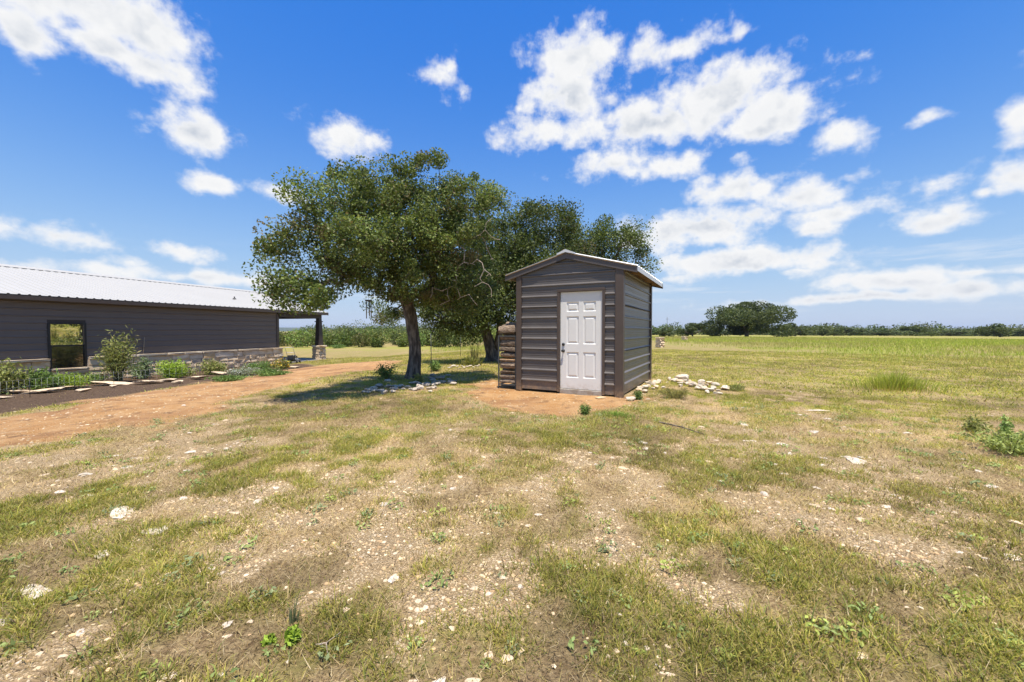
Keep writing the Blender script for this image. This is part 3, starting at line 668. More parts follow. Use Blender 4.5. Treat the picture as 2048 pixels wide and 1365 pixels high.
house_m = Matrix.Translation((B0[0], B0[1], HZ)) @ Matrix.Rotation(HANG, 4, 'Z')
def HW(x, y, z): return house_m @ Vector((x, y, z))

# ------------------------------------------------------------------ foliage tools
def unit(n, r):
    v = r.normal(size=(n, 3)); return v/np.linalg.norm(v, axis=1, keepdims=True)
def leaves_mesh(name, C, L, Wd, col, r, up=.6, fold=.0):
    """rhombic leaves at points C with length L (array) and colour col"""
    n = len(C); d = unit(n, r); nrm = unit(n, r)+np.array((0, 0, up)); nrm /= np.linalg.norm(nrm, axis=1, keepdims=True)
    s = np.cross(nrm, d); s /= np.linalg.norm(s, axis=1, keepdims=True)+1e-9; d = np.cross(s, nrm)
    L = L[:, None]; w = L*Wd
    V = np.stack([C-d*L*.5, C+s*w*.5+nrm*L*.06, C+d*L*.5, C-s*w*.5+nrm*L*.06], 1).reshape(-1, 3)
    Fq = np.arange(n*4).reshape(n, 4)
    return mesh_np(name, V, Fq, np.repeat(col, 4, 0))
def pick_cols(n, pal, wts, r, jit=.18):
    pal = np.array(pal); i = r.choice(len(pal), n, p=np.array(wts)/sum(wts)); c = pal[i]*(1+r.uniform(-jit, jit, (n, 1))); return np.clip(c, 0, 1)
def skeleton(trunk, tr_r, targets, r, seg=.32, tip=.007, expo=2.4, wander=.10, lean=.35):
    """trunk polyline + branches grown to every target; returns chains of (points, radii)"""
    nodes = [np.array(p, float) for p in trunk]; par = [-1]+list(range(len(trunk)-1)); plen = [0.]
    for i in range(1, len(nodes)): plen.append(plen[-1]+np.linalg.norm(nodes[i]-nodes[i-1]))
    first = max(1, len(trunk)//2)
    order = np.argsort(np.linalg.norm(targets-nodes[-1], axis=1))
    tips = []
    for k in order:
        t = targets[k]; A = np.array(nodes[first:]); d = np.linalg.norm(A-t, axis=1)+lean*np.array(plen[first:])*.35
        j = int(np.argmin(d))+first; p0 = nodes[j]; Ls = np.linalg.norm(t-p0); m = max(1, int(Ls/seg)); last = j
        side = r.normal(size=3)*wander*Ls
        for q in range(1, m+1):
            f = q/m; p = p0+(t-p0)*f+side*math.sin(math.pi*f)*.8+r.normal(size=3)*.012
            if q == m: p = t
            nodes.append(p); par.append(last); plen.append(plen[last]+np.linalg.norm(p-nodes[last])); last = len(nodes)-1
        tips.append(last)
    n = len(nodes); w = np.zeros(n); ch = [[] for _ in range(n)]
    for i in range(1, n): ch[par[i]].append(i)
    for i in range(n-1, -1, -1):
        w[i] += 1. if not ch[i] else 0.
        if par[i] >= 0: w[par[i]] += w[i]
    rad = tip*w**(1/expo)
    T = len(trunk); k = tr_r[-1]/max(rad[T-1], 1e-6)
    rad = np.maximum(tip*.7, rad*np.where(rad > tip*2, k, 1)*1.0)
    rad[:T] = tr_r
    for i in range(T, n): rad[i] = min(rad[i], rad[par[i]]*.96)
    chains = []; seen = set()
    stack = [(0, -1)]
    while stack:
        s, pr = stack.pop(); c = [pr, s] if pr >= 0 else [s]; cur = s
        while ch[cur]:
            b = max(ch[cur], key=lambda q: (q < T, w[q]))
            for q in ch[cur]:
                if q != b: stack.append((q, cur))
            c.append(b); cur = b
        if len(c) > 1:
            pts = [nodes[i] for i in c]; rr = [rad[i] for i in c]
            if pr >= 0: rr[0] = min(rad[pr], rr[1]*1.25)
            chains.append((pts, rr))
    return chains
def tubes_mesh(name, chains, big=10, small=4):
    mb = MB()
    for pts, rr in chains: mb.tube(pts, rr, big if rr[0] > .09 else (6 if rr[0] > .03 else small), caps=False)
    me = bpy.data.meshes.new(name); me.from_pydata(mb.v, [], mb.f); me.polygons.foreach_set('use_smooth', mb.sm); me.update(); return me
def blob_points(blobs, dens, r, shell=.45):
    out = []
    for (px, py, dep, rx, ry, rd) in blobs:
        sx, sz_ = rx*dep/F_PX, ry*dep/F_PX; vol = 4.19*sx*sz_*rd; n = max(4, int(vol*dens))
        u = unit(n, r)*(shell+(1-shell)*r.random((n, 1))**.6)
        c = np.array(P(px, py, dep)); out.append(c+u*np.array((sx, rd, sz_)))
    return np.concatenate(out)
OAK = ([(.112, .156, .040), (.158, .202, .052), (.072, .104, .030), (.215, .245, .080), (.20, .15, .085), (.28, .29, .15)], [5, 5, 3.5, 2.8, .5, .6])
def oak(name, label, base, trunk, tr_r, blobs, dens, per, rad, size, seed, pal=OAK, dead=0, flat=.75):
    r = np.random.default_rng(seed); root = empty(name, base, 0., label, 'tree'); b = np.array(base)
    T = blob_points(blobs, dens, r); T = T-b
    chains = skeleton([np.array(p)-b for p in trunk], tr_r, T, r)
    link('trunk', tubes_mesh('trunk', chains), M['bark'], root)
    n = len(T)*per; own = np.repeat(T, per, 0); g = r.normal(size=(n, 3)); g /= np.maximum(1, np.linalg.norm(g, axis=1, keepdims=True)/1.8)
    own = own+g*np.array((rad, rad, rad*flat))*np.repeat(r.uniform(.5, 1.45, (len(T), 1)), per, 0)
    cl = np.repeat(r.uniform(.6, 1.4, (len(T), 1)), per, 0)
    brown = np.repeat((r.random((len(T), 1)) < .045).astype(float), per, 0)
    c = pick_cols(n, *pal, r)*cl; c = c*(1-brown*.6)+np.array((.22, .16, .09))*brown*.6
    cr = link('crown', leaves_mesh('crown', own, size*r.uniform(.65, 1.3, n), .62, c, r), M['leaf'], root)
    return root, r

# ------------------------------------------------------------------ the three oaks
g = G(826, 757); g.z -= .05; b0 = np.array(g)
tr = [b0+np.array(p) for p in ((-.0, 0, 0), (.02, 0, .25), (.06, 0, .6), (.06, 0, 1.0), (.0, -.02, 1.4), (-.03, -.05, 1.75), (-.12, -.1, 2.1), (-.28, -.2, 2.5))]
main_blobs = [(850,360,9.6,90,34,1.1),(866,326,9.6,24,16,.4),(722,380,8.9,95,32,1.2),(658,415,8.2,68,50,1.1),(604,486,7.6,56,36,.9),(690,485,8.0,105,55,1.2),(594,546,7.3,44,26,.8),
 (640,572,7.5,85,26,.9),(800,450,9.6,120,80,1.4),(925,392,10.2,60,48,1.1),(975,400,10.2,32,24,.5),(1005,402,10.2,18,12,.3),(900,480,10.4,85,70,1.4),(850,560,10.4,105,50,1.5),(930,575,11.2,60,62,1.4),
 (760,540,9.0,95,52,1.2),(558,576,7.2,16,12,.4),(595,598,7.3,24,10,.4),(632,606,7.4,22,9,.3),(546,500,7.5,16,14,.4),(790,618,11.8,44,36,.8)]
main_tree, r = oak('live_oak', 'large spreading live oak with dark trunk left of the shed', tuple(g), tr, [.26,.195,.172,.16,.16,.168,.155,.13], main_blobs, 15.5, 215, .16, .057, 5)
# dead grey twigs on the right of its crown
dead_t = np.array([np.array(P(a, b, d)) for a, b, d in [(940,440,9.9),(960,470,9.8),(975,500,9.9),(985,520,10),(930,500,9.8),(950,530,9.9),(900,560,9.6),(890,590,9.6),(880,610,9.7),(915,600,9.8),(905,540,9.6),(870,580,9.6),(1000,480,10),(965,430,10),(745,480,8.9),(720,500,8.8),(760,500,9)]+[(x_, y_, 9.7) for x_, y_ in zip(r.uniform(860, 990, 60), r.uniform(430, 620, 60))]])-np.array(g)
dc = skeleton([np.array(P(890,540,10.6))-np.array(g), np.array(P(905,500,10.4))-np.array(g), np.array(P(915,470,10.2))-np.array(g)], [.03,.025,.02], dead_t, r, seg=.15, tip=.0075, wander=.18)
link('dead_twigs', tubes_mesh('dead_twigs', dc), M['deadwood'], main_tree)
g = G(985, 723); b0 = np.array(g)
tr = [b0+np.array(p) for p in ((0, 0, -.05), (-.02, 0, .35), (-.14, 0, .8), (-.3, 0, 1.3), (-.45, 0, 1.9), (-.5, 0, 2.5))]
t2_blobs = [(1000,490,17,72,50,1.4),(960,565,16.6,70,60,1.5),(1085,450,17.4,80,38,1.5),(1090,428,17.4,22,18,.5),(1080,530,17.4,110,70,1.9),(1000,612,16.6,80,38,1.5),(895,625,16.2,55,42,1.3),(870,600,16.4,40,40,1.2),(930,650,16,50,28,1.),(1020,560,16.6,60,60,1.4),(1015,640,16.5,35,24,.8),(880,650,16,45,26,1.),(930,610,16.3,50,40,1.2)]
t2, r = oak('live_oak', 'dark green live oak with forked trunk between big oak and shed', tuple(g), tr, [.34,.27,.24,.21,.18,.15], t2_blobs, 6.2, 150, .27, .095, 9, ([(.090,.125,.032),(.130,.165,.042),(.065,.092,.026),(.165,.19,.06),(.14,.12,.06)], [5, 5, 4, 2, .5]))
arm = [Vector(p) for p in ((.05, .0, .45), (.22, -.02, .8), (.32, -.05, 1.3), (.30, -.1, 1.9), (.6, -.1, 2.6))]
link('fork_limb', MB().tube(arm, [.17, .15, .14, .12, .08], 10).mesh('fork_limb'), M['bark'], t2)
g = Vector((3.9, 21, 0)); g.z = float(height(3.9, 21)); b0 = np.array(g)
tr = [b0+np.array(p) for p in ((0, 0, -.05), (.05, 0, .6), (.0, 0, 1.3), (-.1, 0, 2.0), (-.2, 0, 2.7))]
t3_blobs = [(1160,490,21,60,45,1.6),(1240,492,21,56,44,1.6),(1255,462,21,30,18,.8),(1205,452,21,20,14,.6),(1298,516,20.6,24,20,.6),(1290,545,20.6,22,16,.6),(1160,560,21,90,70,2),(1110,600,21,80,60,1.8),(1240,560,21,50,50,1.6)]
t3, r = oak('live_oak', 'live oak behind the shed with its crown showing above the roof', tuple(g), tr, [.34,.28,.25,.22,.18], t3_blobs, 2.9, 150, .34, .11, 13, ([(.090,.125,.032),(.130,.165,.042),(.065,.092,.026),(.165,.19,.06)], [5, 5, 4, 2]))

# ------------------------------------------------------------------ far trees, thicket, ridge
FAR_PAL = ([(.085,.115,.038),(.12,.145,.048),(.062,.085,.030),(.15,.17,.06)], [5, 5, 4, 2])
def far_tree_mesh(seed, lobes, wid, hgt, n, size, pal=FAR_PAL, bottom=.06):
    r = np.random.default_rng(seed); C = []
    for i in range(lobes):
        a = r.uniform(0, 2*math.pi); q = r.uniform(.0, .78); cx, cy = wid/2*q*math.cos(a), wid/2*q*math.sin(a); zc = hgt*r.uniform(.2, .8)*(1-.72*q*q); s = hgt*r.uniform(.16, .27)
        m = n//lobes; u = unit(m, r)*(.5+.5*r.random((m, 1))**.5); C.append(np.array((cx, cy, zc))+u*np.array((s*1.25, s*1.25, s*.85)))
    C = np.concatenate(C); C = C[C[:, 2] > hgt*bottom]; C[:, 2] *= hgt/max(C[:, 2].max(), .1)
    cl = .8+.4*vnoise(C[:, 0]*.7+seed, C[:, 2]*.7, seed)[:, None]
    cr = leaves_mesh('crown', C, size*r.uniform(.6, 1.3, len(C)), .7, pick_cols(len(C), *pal, r)*cl, r); cr.materials.append(M['leaf'])
    mb = MB().tube([(0, 0, -.3), (.05, 0, hgt*.2), (0, 0, hgt*.5)], [hgt*.05, hgt*.04, hgt*.02], 7)
    for k in range(4):
        a = k*1.6+r.uniform(0, 1); mb.tube([(0, 0, hgt*.16), (wid*.14*math.cos(a), wid*.14*math.sin(a), hgt*.35), (wid*.28*math.cos(a), wid*.28*math.sin(a), hgt*.55)], [hgt*.03, hgt*.02, hgt*.008], 5)
    tk = mb.mesh('trunk'); tk.materials.append(M['bark']); return tk, cr
def far_tree(kind, px, base_py, depth, width_px, top_py, label, group=None, name='oak_tree', sq=1.):
    p = P(px, base_py, depth); gz = float(height(p.x, p.y)); top = P(px, top_py, depth).z
    o = empty(name, (p.x, p.y, gz-.1), random.Random(px).uniform(0, 6), label, 'tree', group)
    tk, cr = kinds[kind][:2]; w0, h0 = kinds[kind][2:]
    s = width_px*depth/F_PX/w0; hz = (top-gz)/h0
    for nm, me in (('trunk', tk), ('crown', cr)):
        c = link(nm, me, None, o); c.scale = (s, s, hz)
    return o
kinds = {'big': far_tree_mesh(1, 40, 18, 8.4, 34000, .34, bottom=.03)+(16.2, 8.4), 'a': far_tree_mesh(2, 10, 8, 4.5, 3600, .34)+(8., 4.5), 'b': far_tree_mesh(3, 9, 7, 4.2, 3200, .34)+(7., 4.2),
         'c': far_tree_mesh(4, 12, 10, 4.5, 4200, .36)+(9.6, 4.5), 'y': far_tree_mesh(5, 8, 7, 4, 2800, .34, ([(.12, .15, .04), (.10, .13, .035), (.15, .17, .06)], [3, 3, 2]))+(8.5, 4.)}
far_tree('big', 1493, 676, 88, 166, 602, 'huge broad live oak standing alone on the far right field edge', name='oak_tree')
fl = [('a',1330,676,84,40,655,'small dark oak just right of the shed on the horizon'),('c',1385,676,92,80,645,'low oak directly left of the huge broad field oak'),('b',1425,676,96,40,650,'narrow oak touching the left edge of the huge field oak'),
 ('a',1590,676,110,70,645,'round oak directly right of the huge field oak'),('b',1645,676,130,60,651,'second oak right of the huge field oak'),('c',1700,675,140,80,655,'third oak right of the huge field oak'),
 ('y',1668,677,118,36,664,'pale yellow green shrub tree in front of the oaks right of the huge oak'),('a',1760,675,150,70,660,'flat oak midway along the right horizon treeline'),('c',1832,675,140,80,652,'taller rounded oak on the right horizon left of the pale shrub'),
 ('y',1862,677,120,36,664,'pale yellow green shrub in front of the rounded right horizon oak'),('b',1900,675,150,66,660,'oak just right of the rounded oak on the right horizon'),('a',1948,675,160,56,664,'low oak left of the lone tree near the right edge'),
 ('b',2000,676,105,66,646,'lone grey green tree at the right edge of the field'),('c',2060,675,150,70,660,'oak cut off by the right edge of the photo')]
for f_ in fl: far_tree(*f_[:6], f_[6], 'oaks along the far field edge')
def mass(name, label, spans, n, size, pal, seed, cat):
    r = np.random.default_rng(seed); C = []; BC = []
    for (px0, px1, d0, d1, h0, h1, k) in spans:
        m = int(n*k); px = r.uniform(px0, px1, 1); nb = max(6, int(abs(px1-px0)/F_PX*d0/ (h1*.8)*2.2*(1+(d1-d0)/h1*.15)))
        bx = r.uniform(px0, px1, nb); bd = r.uniform(d0, d1, nb); hh = r.uniform(h0*.7, h1*1.08, nb)*(.75+.5*vnoise(bx*.02, bd*.1, seed)); bc = r.uniform(.6, 1.5, (nb, 1))*np.array((1, 1, 1))*(1+r.uniform(-.12, .12, (nb, 3)))
        i = r.integers(0, nb, m); u = unit(m, r)*(.4+.6*r.random((m, 1))**.5)
        X = (bx[i]-CX)/F_PX*bd[i]; Z = height(X, bd[i])
        c = np.stack([X, bd[i], Z+hh[i]*.45], 1)+u*np.stack([hh[i]*.65, hh[i]*.65, hh[i]*.55], 1)
        C.append(c); BC.append(bc[i])
    C = np.concatenate(C)
    cl = np.concatenate(BC)
    me = leaves_mesh(name, C, size*r.uniform(.6, 1.4, len(C)), .6, pick_cols(len(C), *pal, r)*cl, r)
    return tag(link(name, me, M['leaf']), label, cat, kind='stuff')
mass('juniper_thicket', 'dense green juniper thicket along the field behind the house porch', [(380,1100,44,52,1.2,1.9,.75),(300,1200,54,75,1.5,2.3,.5)], 60000, .22, ([(.12,.16,.035),(.16,.20,.045),(.08,.11,.028),(.20,.20,.07)], [4, 4, 3, 1.6]), 31, 'thicket')
mass('distant_woods', 'dark distant woods behind the juniper thicket on the left horizon', [(600,1200,120,170,3.2,4.2,.8),(690,1200,150,230,4.4,6.,.7)], 30000, .5, FAR_PAL, 32, 'woods')
mass('horizon_woods', 'thin dark line of woods along the right horizon behind the oaks', [(1290,2250,150,230,2.8,5.0,1.3)], 40000, .7, FAR_PAL, 33, 'woods')
# a low wooded ridge far away
rx = np.linspace(-4200, 4200, 220); r0 = 2400.
hz = 9+14*fbm(rx*.0016+3, rx*0, 71, 4)+3*fbm(rx*.02, rx*0, 72, 2)
V = []; Fr = []
for i, (a, h) in enumerate(zip(rx, hz)):
    V += [(a, r0-500, -3), (a, r0-100, h*.8), (a, r0+200, h), (a, r0+900, -3)]
for i in range(len(rx)-1):
    for k in range(3): Fr.append((4*i+k, 4*i+4+k, 4*i+5+k, 4*i+1+k))
M['ridge'] = mat('wooded_ridge', (.055, .075, .035), .95, vary=.5, vscale=.02, second=(.09, .10, .05), sscale=.008, coord='Object')
tag(link('wooded_ridge', mesh_np('wooded_ridge', np.array(V), np.array(Fr), smooth=True), M['ridge']), kind='structure')

# ------------------------------------------------------------------ grass
def blades(name, X, Y, H_, Wd, col, r, lean, two=True, z=None):
    n = len(X); Z = height(X, Y) if z is None else z; base = np.stack([X, Y, Z-.005], 1)
    a = r.uniform(0, 2*math.pi, n); side = np.stack([np.cos(a), np.sin(a), np.zeros(n)], 1)
    la = r.uniform(0, 2*math.pi, n) if not isinstance(lean, tuple) else lean[0]; lm = lean if not isinstance(lean, tuple) else lean[1]
    ld = np.stack([np.cos(la), np.sin(la), np.zeros(n)], 1); side = np.stack([-np.sin(la+.5*(a-3.1)), np.cos(la+.5*(a-3.1)), np.zeros(n)], 1)
    H3 = H_[:, None]; W3 = Wd[:, None]/2; lm = np.asarray(lm)[:, None] if np.ndim(lm) else lm
    up = np.array((0, 0, 1.))
    mid = base+up*H3*.55*np.cos(lm*.6)+ld*H3*.55*np.sin(lm*.6); tip = mid+up*H3*.45*np.cos(lm*1.5)+ld*H3*.45*np.sin(lm*1.5)
    if two:
        V = np.stack([base-side*W3, base+side*W3, mid-side*W3*.8, mid+side*W3*.8, tip], 1).reshape(-1, 3)
        k = np.arange(n)[:, None]*5; Fc = np.concatenate([k+np.array([[0, 1, 3]]), k+np.array([[0, 3, 2]]), k+np.array([[2, 3, 4]])], 1).reshape(-1, 3); m = 5
    else:
        V = np.stack([base-side*W3, base+side*W3, tip], 1).reshape(-1, 3); Fc = np.arange(n*3).reshape(-1, 3); m = 3
    return mesh_np(name, V, Fc, np.repeat(col, m, 0))
def scatter(n, d0, d1, r, ang=57):
    d = np.sqrt(r.uniform(d0*d0, d1*d1, n)); a = np.radians(r.uniform(-ang, ang, n)); return d*np.sin(a), d*np.cos(a)
def outside_shed(x, y):
    c, s = math.cos(-SANG), math.sin(-SANG); lx = (x-SH[0])*c-(y-SH[1])*s; ly = (x-SH[0])*s+(y-SH[1])*c
    q = (x-B0[0])*BN[0]+(y-B0[1])*BN[1]
    return ~((lx > -.05) & (lx < SW+.05) & (ly > -.06) & (ly < SD+.05)) & (q > .3)
GP = [(.48, .44, .09), (.37, .38, .075), (.60, .51, .14), (.26, .31, .085)]
DP = [(.62, .46, .21), (.72, .56, .28), (.46, .32, .145), (.54, .44, .17)]
def turf(name, label, d0, d1, ntuft, per, hmin, hmax, wid, two, seed, dryfrac=.35, spread=.03):
    r = np.random.default_rng(seed); x, y = scatter(ntuft, d0, d1, r); zn = zones(x, y)
    bare = np.clip(zn['road']+zn['mulch'], 0, 1)
    p = (.52+.48*zn['green'])*(1-bare*.965)*(1-zn['gravel']*.9)
    keep = (r.random(ntuft) < p) & outside_shed(x, y); x, y = x[keep], y[keep]; gr = zn['green'][keep]
    n = len(x); k = np.maximum(3, (per*r.uniform(.5, 1.4, n)*(.5+.7*gr)).astype(int)); i = np.repeat(np.arange(n), k); m = len(i)
    th = r.uniform(hmin, hmax, n)*(.5+.6*gr)*np.where(r.random(n) < .07, 2.0, 1.)
    a = r.uniform(0, 2*math.pi, m); q = r.random(m)**.7*spread*(.6+1.0*r.random(n))[i]
    X, Y = x[i]+q*np.cos(a), y[i]+q*np.sin(a)
    dry = np.clip(dryfrac+.45*(fbm(x*.7, y*.7, 91, 3)-.5)*2-.85*(gr-.4), .08, .97); isd = r.random(m) < dry[i]
    c = np.where(isd[:, None], pick_cols(m, DP+[(.20, .135, .08), (.15, .10, .06)], [3, 2, 3, 2, 3, 2], r), pick_cols(m, GP, [4, 4, 2, 2], r))*((.7+.6*r.random(n))*(.35+.65*thatch_tone(x, y)))[i][:, None]
    me = blades(name, X, Y, th[i]*r.uniform(.5, 1.15, m), wid*r.uniform(.7, 1.4, m), c, r, (a+r.normal(0, .5, m), r.uniform(.35, 1.35, m)), two)
    return tag(link(name, me, M['grass']), label, 'grass', kind='stuff')
turf('foreground_grass', 'sparse patchy green grass tufts in the stony foreground', 1.0, 5.2, 26000, 13, .026, .066, .004, True, 101, .58, .05)
turf('yard_grass', 'short patchy grass of the yard around the shed and oak', 5.2, 11, 56000, 9, .03, .06, .0075, False, 102, .54, .07)
turf('far_yard_grass', 'short grass of the mown yard beyond the shed', 11, 30, 110000, 5, .045, .085, .018, False, 103, .5, .12)
# thatch: dead straw lying flat
r = np.random.default_rng(111); x, y = scatter(330000, 1.0, 8.5, r); zn = zones(x, y)
k = (r.random(len(x)) < (1-np.clip(zn['road']+zn['mulch'], 0, 1)*.97)*(.75-.62*zn['gravel'])) & outside_shed(x, y); x, y = x[k], y[k]; n = len(x); a = r.uniform(0, 6.283, n); tt_ = thatch_tone(x, y)[:, None]
me = blades('dry_thatch', x, y, r.uniform(.03, .10, n), r.uniform(.0022, .0048, n), pick_cols(n, DP+[(.15, .095, .05), (.74, .60, .36)], [3, 3, 3, 2, 5, 4], r)*tt_, r, (a, r.uniform(.7, 1.45, n)), False)
tag(link('dry_thatch', me, M['straw']), 'dry brown thatch lying flat between the grass tufts', 'dry grass', kind='stuff')
# small broad-leaved weeds between the grass
r = np.random.default_rng(115); x, y = scatter(1700, 1.1, 9., r); zn = zones(x, y); k = (r.random(len(x)) < (.15+.6*zn['green'])*(1-zn['road'])*(1-zn['mulch'])) & outside_shed(x, y); x, y = x[k], y[k]
m = 22; n = len(x); rd = r.uniform(.02, .07, n); a = r.uniform(0, 6.283, n*m); q = np.sqrt(r.random(n*m))*np.repeat(rd, m); X, Y = np.repeat(x, m)+q*np.cos(a), np.repeat(y, m)+q*np.sin(a)
C = np.stack([X, Y, height(X, Y)+.006+r.random(n*m)*np.repeat(rd, m)*.55], 1)
fc = np.repeat(pick_cols(n, [(.28, .36, .12), (.34, .41, .14), (.40, .46, .11), (.28, .33, .16)], [3, 3, 2, 2], r), m, 0)*r.uniform(.8, 1.2, (n*m, 1))
tag(link('low_weeds', leaves_mesh('low_weeds', C, np.repeat(rd, m)*r.uniform(.25, .5, n*m)+.006, .5, fc, r, 1.), M['leaf']), 'small broad-leaved weeds dotted through the yard grass', 'weeds', kind='stuff')
# tall field grass
def field_grass(name, label, poly_scat, n, hmin, hmax, wid, pal, wts, seed):
    r = np.random.default_rng(seed); x, y = poly_scat(n, r); zn = zones(x, y); k = (r.random(n) < zn['field']) & outside_shed(x, y); x, y = x[k], y[k]; n = len(x)
    tone = fbm(x*.09, y*.28, 121, 5); c = pick_cols(n, pal, wts, r); pink = sstep(.47, .62, tone)[:, None]; c = c*(1-pink*.7)+np.array((.46, .36, .17))*pink*.7
    d = np.hypot(x, y); me = blades(name, x, y, r.uniform(hmin, hmax, n)*(.7+.6*fbm(x*.4, y*.4, 131, 2)), wid*r.uniform(.6, 1.3, n)*(d/22), c, r, r.uniform(.1, .6, n), False)
    return tag(link(name, me, M['grass']), label, 'grass', kind='stuff')
FP = [(.44, .48, .075), (.36, .43, .065), (.52, .53, .12), (.48, .41, .15)]
field_grass('tall_field_grass', 'bright yellow green tall grass of the far right field', lambda n, r: scatter(n, 13, 95, r), 190000, .12, .34, .022, FP, [5, 4, 3, 1.2], 141)
# ------------------------------------------------------------------ pebbles and rocks
def rock_mesh(name, seed, sub=2, flat=.6, rough=.28):
    r = random.Random(seed); bm = bmesh.new(); bmesh.ops.create_icosphere(bm, subdivisions=sub, radius=.5)
    ax = [Vector((r.gauss(0, 1), r.gauss(0, 1), r.gauss(0, 1))).normalized() for _ in range(11)]; cut = [r.uniform(.22, .40) for _ in ax]
    for v in bm.verts:
        for a_, c_ in zip(ax, cut):
            d = v.co.dot(a_)
            if d > c_: v.co -= a_*(d-c_)*.9
        v.co *= 1+r.uniform(-rough, rough)*.22
        v.co.z *= flat
    me = bpy.data.meshes.new(name); bm.to_mesh(me); bm.free(); return me
rocks = [rock_mesh('rock', i, 2, f) for i, f in enumerate((.7, .6, .5, .75, .55, .65, .45, .8))]
for me in rocks: me.materials.append(M['lime'])
rocks_g = [m_.copy() for m_ in rocks]
for me in rocks_g: me.materials.clear(); me.materials.append(M['lime_grey'])
slabs = [rock_mesh('slab', 50+i, 3, .28, .2) for i in range(5)]
for me in slabs: me.materials.append(M['lime'])
M['lime_white'] = mat('white_limestone', (.60, .53, .44), .92, vary=.2, vscale=5, bump=.25, bscale=9, obj_rand=.12, second=(.50, .41, .30), sscale=3)
rocks_w = [m_.copy() for m_ in rocks]
for me in rocks_w: me.materials.clear(); me.materials.append(M['lime_white'])
slabs_w = [m_.copy() for m_ in slabs]
for me in slabs_w: me.materials.clear(); me.materials.append(M['lime_white'])
rr_ = random.Random(77)
def rock_label(x, y, tone, s):
    a = math.degrees(math.atan2(x, y)); d = math.hypot(x, y)
    side = 'left' if a < -18 else ('right' if a > 18 else 'centre'); zone = 'foreground' if d < 3.2 else ('middle ground' if d < 6 else 'yard by shed')
    size = 'flat broad' if s > .3 else 'large' if s > .16 else ('medium' if s > .08 else 'small')
    return '%s %s limestone rock in the stony grass, %s %s' % (size, tone, side, zone)
def rock(name, meshes, x, y, sx, sy, sz, label, cat, group=None, sink=.3, rz=None, z=None):
    o = link(name, rr_.choice(meshes), None); zz_ = float(height(x, y)) if z is None else z
    o.location = (x, y, zz_+sz*(.3-sink*.5)); o.scale = (sx, sy, sz); o.rotation_euler = (rr_.uniform(-.15, .15), rr_.uniform(-.15, .15), rr_.uniform(0, 6.28) if rz is None else rz)
    return tag(o, label, cat, group)
# pebbles too many to count
def pebbles(name, label, n, d0, d1, smin, smax, seed, pw=2.2):
    r = np.random.default_rng(seed); x, y = scatter(n, d0, d1, r); zn = zones(x, y)
    p = np.clip(.03+.97*zn['gravel']+.22*zn['road'], 0, 1)*(1-.8*zn['mulch']); k = (r.random(n) < p) & outside_shed(x, y); x, y = x[k], y[k]; n = len(x)
    s = smin+(smax-smin)*r.random(n)**pw; ph = (1+5**.5)/2
    ico = np.array([(-1,ph,0),(1,ph,0),(-1,-ph,0),(1,-ph,0),(0,-1,ph),(0,1,ph),(0,-1,-ph),(0,1,-ph),(ph,0,-1),(ph,0,1),(-ph,0,-1),(-ph,0,1)])/1.9
    fi = np.array([(0,11,5),(0,5,1),(0,1,7),(0,7,10),(0,10,11),(1,5,9),(5,11,4),(11,10,2),(10,7,6),(7,1,8),(3,9,4),(3,4,2),(3,2,6),(3,6,8),(3,8,9),(4,9,5),(2,4,11),(6,2,10),(8,6,7),(9,8,1)])
    V = ico[None]*(1+r.uniform(-.28, .28, (n, 12, 1)))*s[:, None, None]*r.uniform(.6, 1.2, (n, 1, 3))*np.array((1, 1, .55))*.5
    a = r.uniform(0, 6.28, n); c_, s_ = np.cos(a)[:, None], np.sin(a)[:, None]
    V = np.stack([V[:, :, 0]*c_-V[:, :, 1]*s_, V[:, :, 0]*s_+V[:, :, 1]*c_, V[:, :, 2]], 2)+np.stack([x, y, height(x, y)+s*.0], 1)[:, None]
    Fc = (np.arange(n)[:, None, None]*12+fi[None]).reshape(-1, 3)
    c = pick_cols(n, [(.58, .45, .28), (.52, .37, .20), (.60, .49, .34), (.42, .28, .15), (.46, .37, .26)], [4, 3.5, 2, 2.5, 1.2], r)
    return tag(link(name, mesh_np(name, V.reshape(-1, 3), Fc, np.repeat(c, 12, 0)), M['pebble']), label, 'pebbles', kind='stuff')
pebbles('foreground_pebbles', 'tan limestone gravel scattered through the foreground grass', 60000, 1.0, 5.2, .004, .030, 201, 3.2)
pebbles('yard_pebbles', 'pale gravel scattered over the yard and dirt track', 40000, 5.2, 13, .010, .05, 202, 3.2)
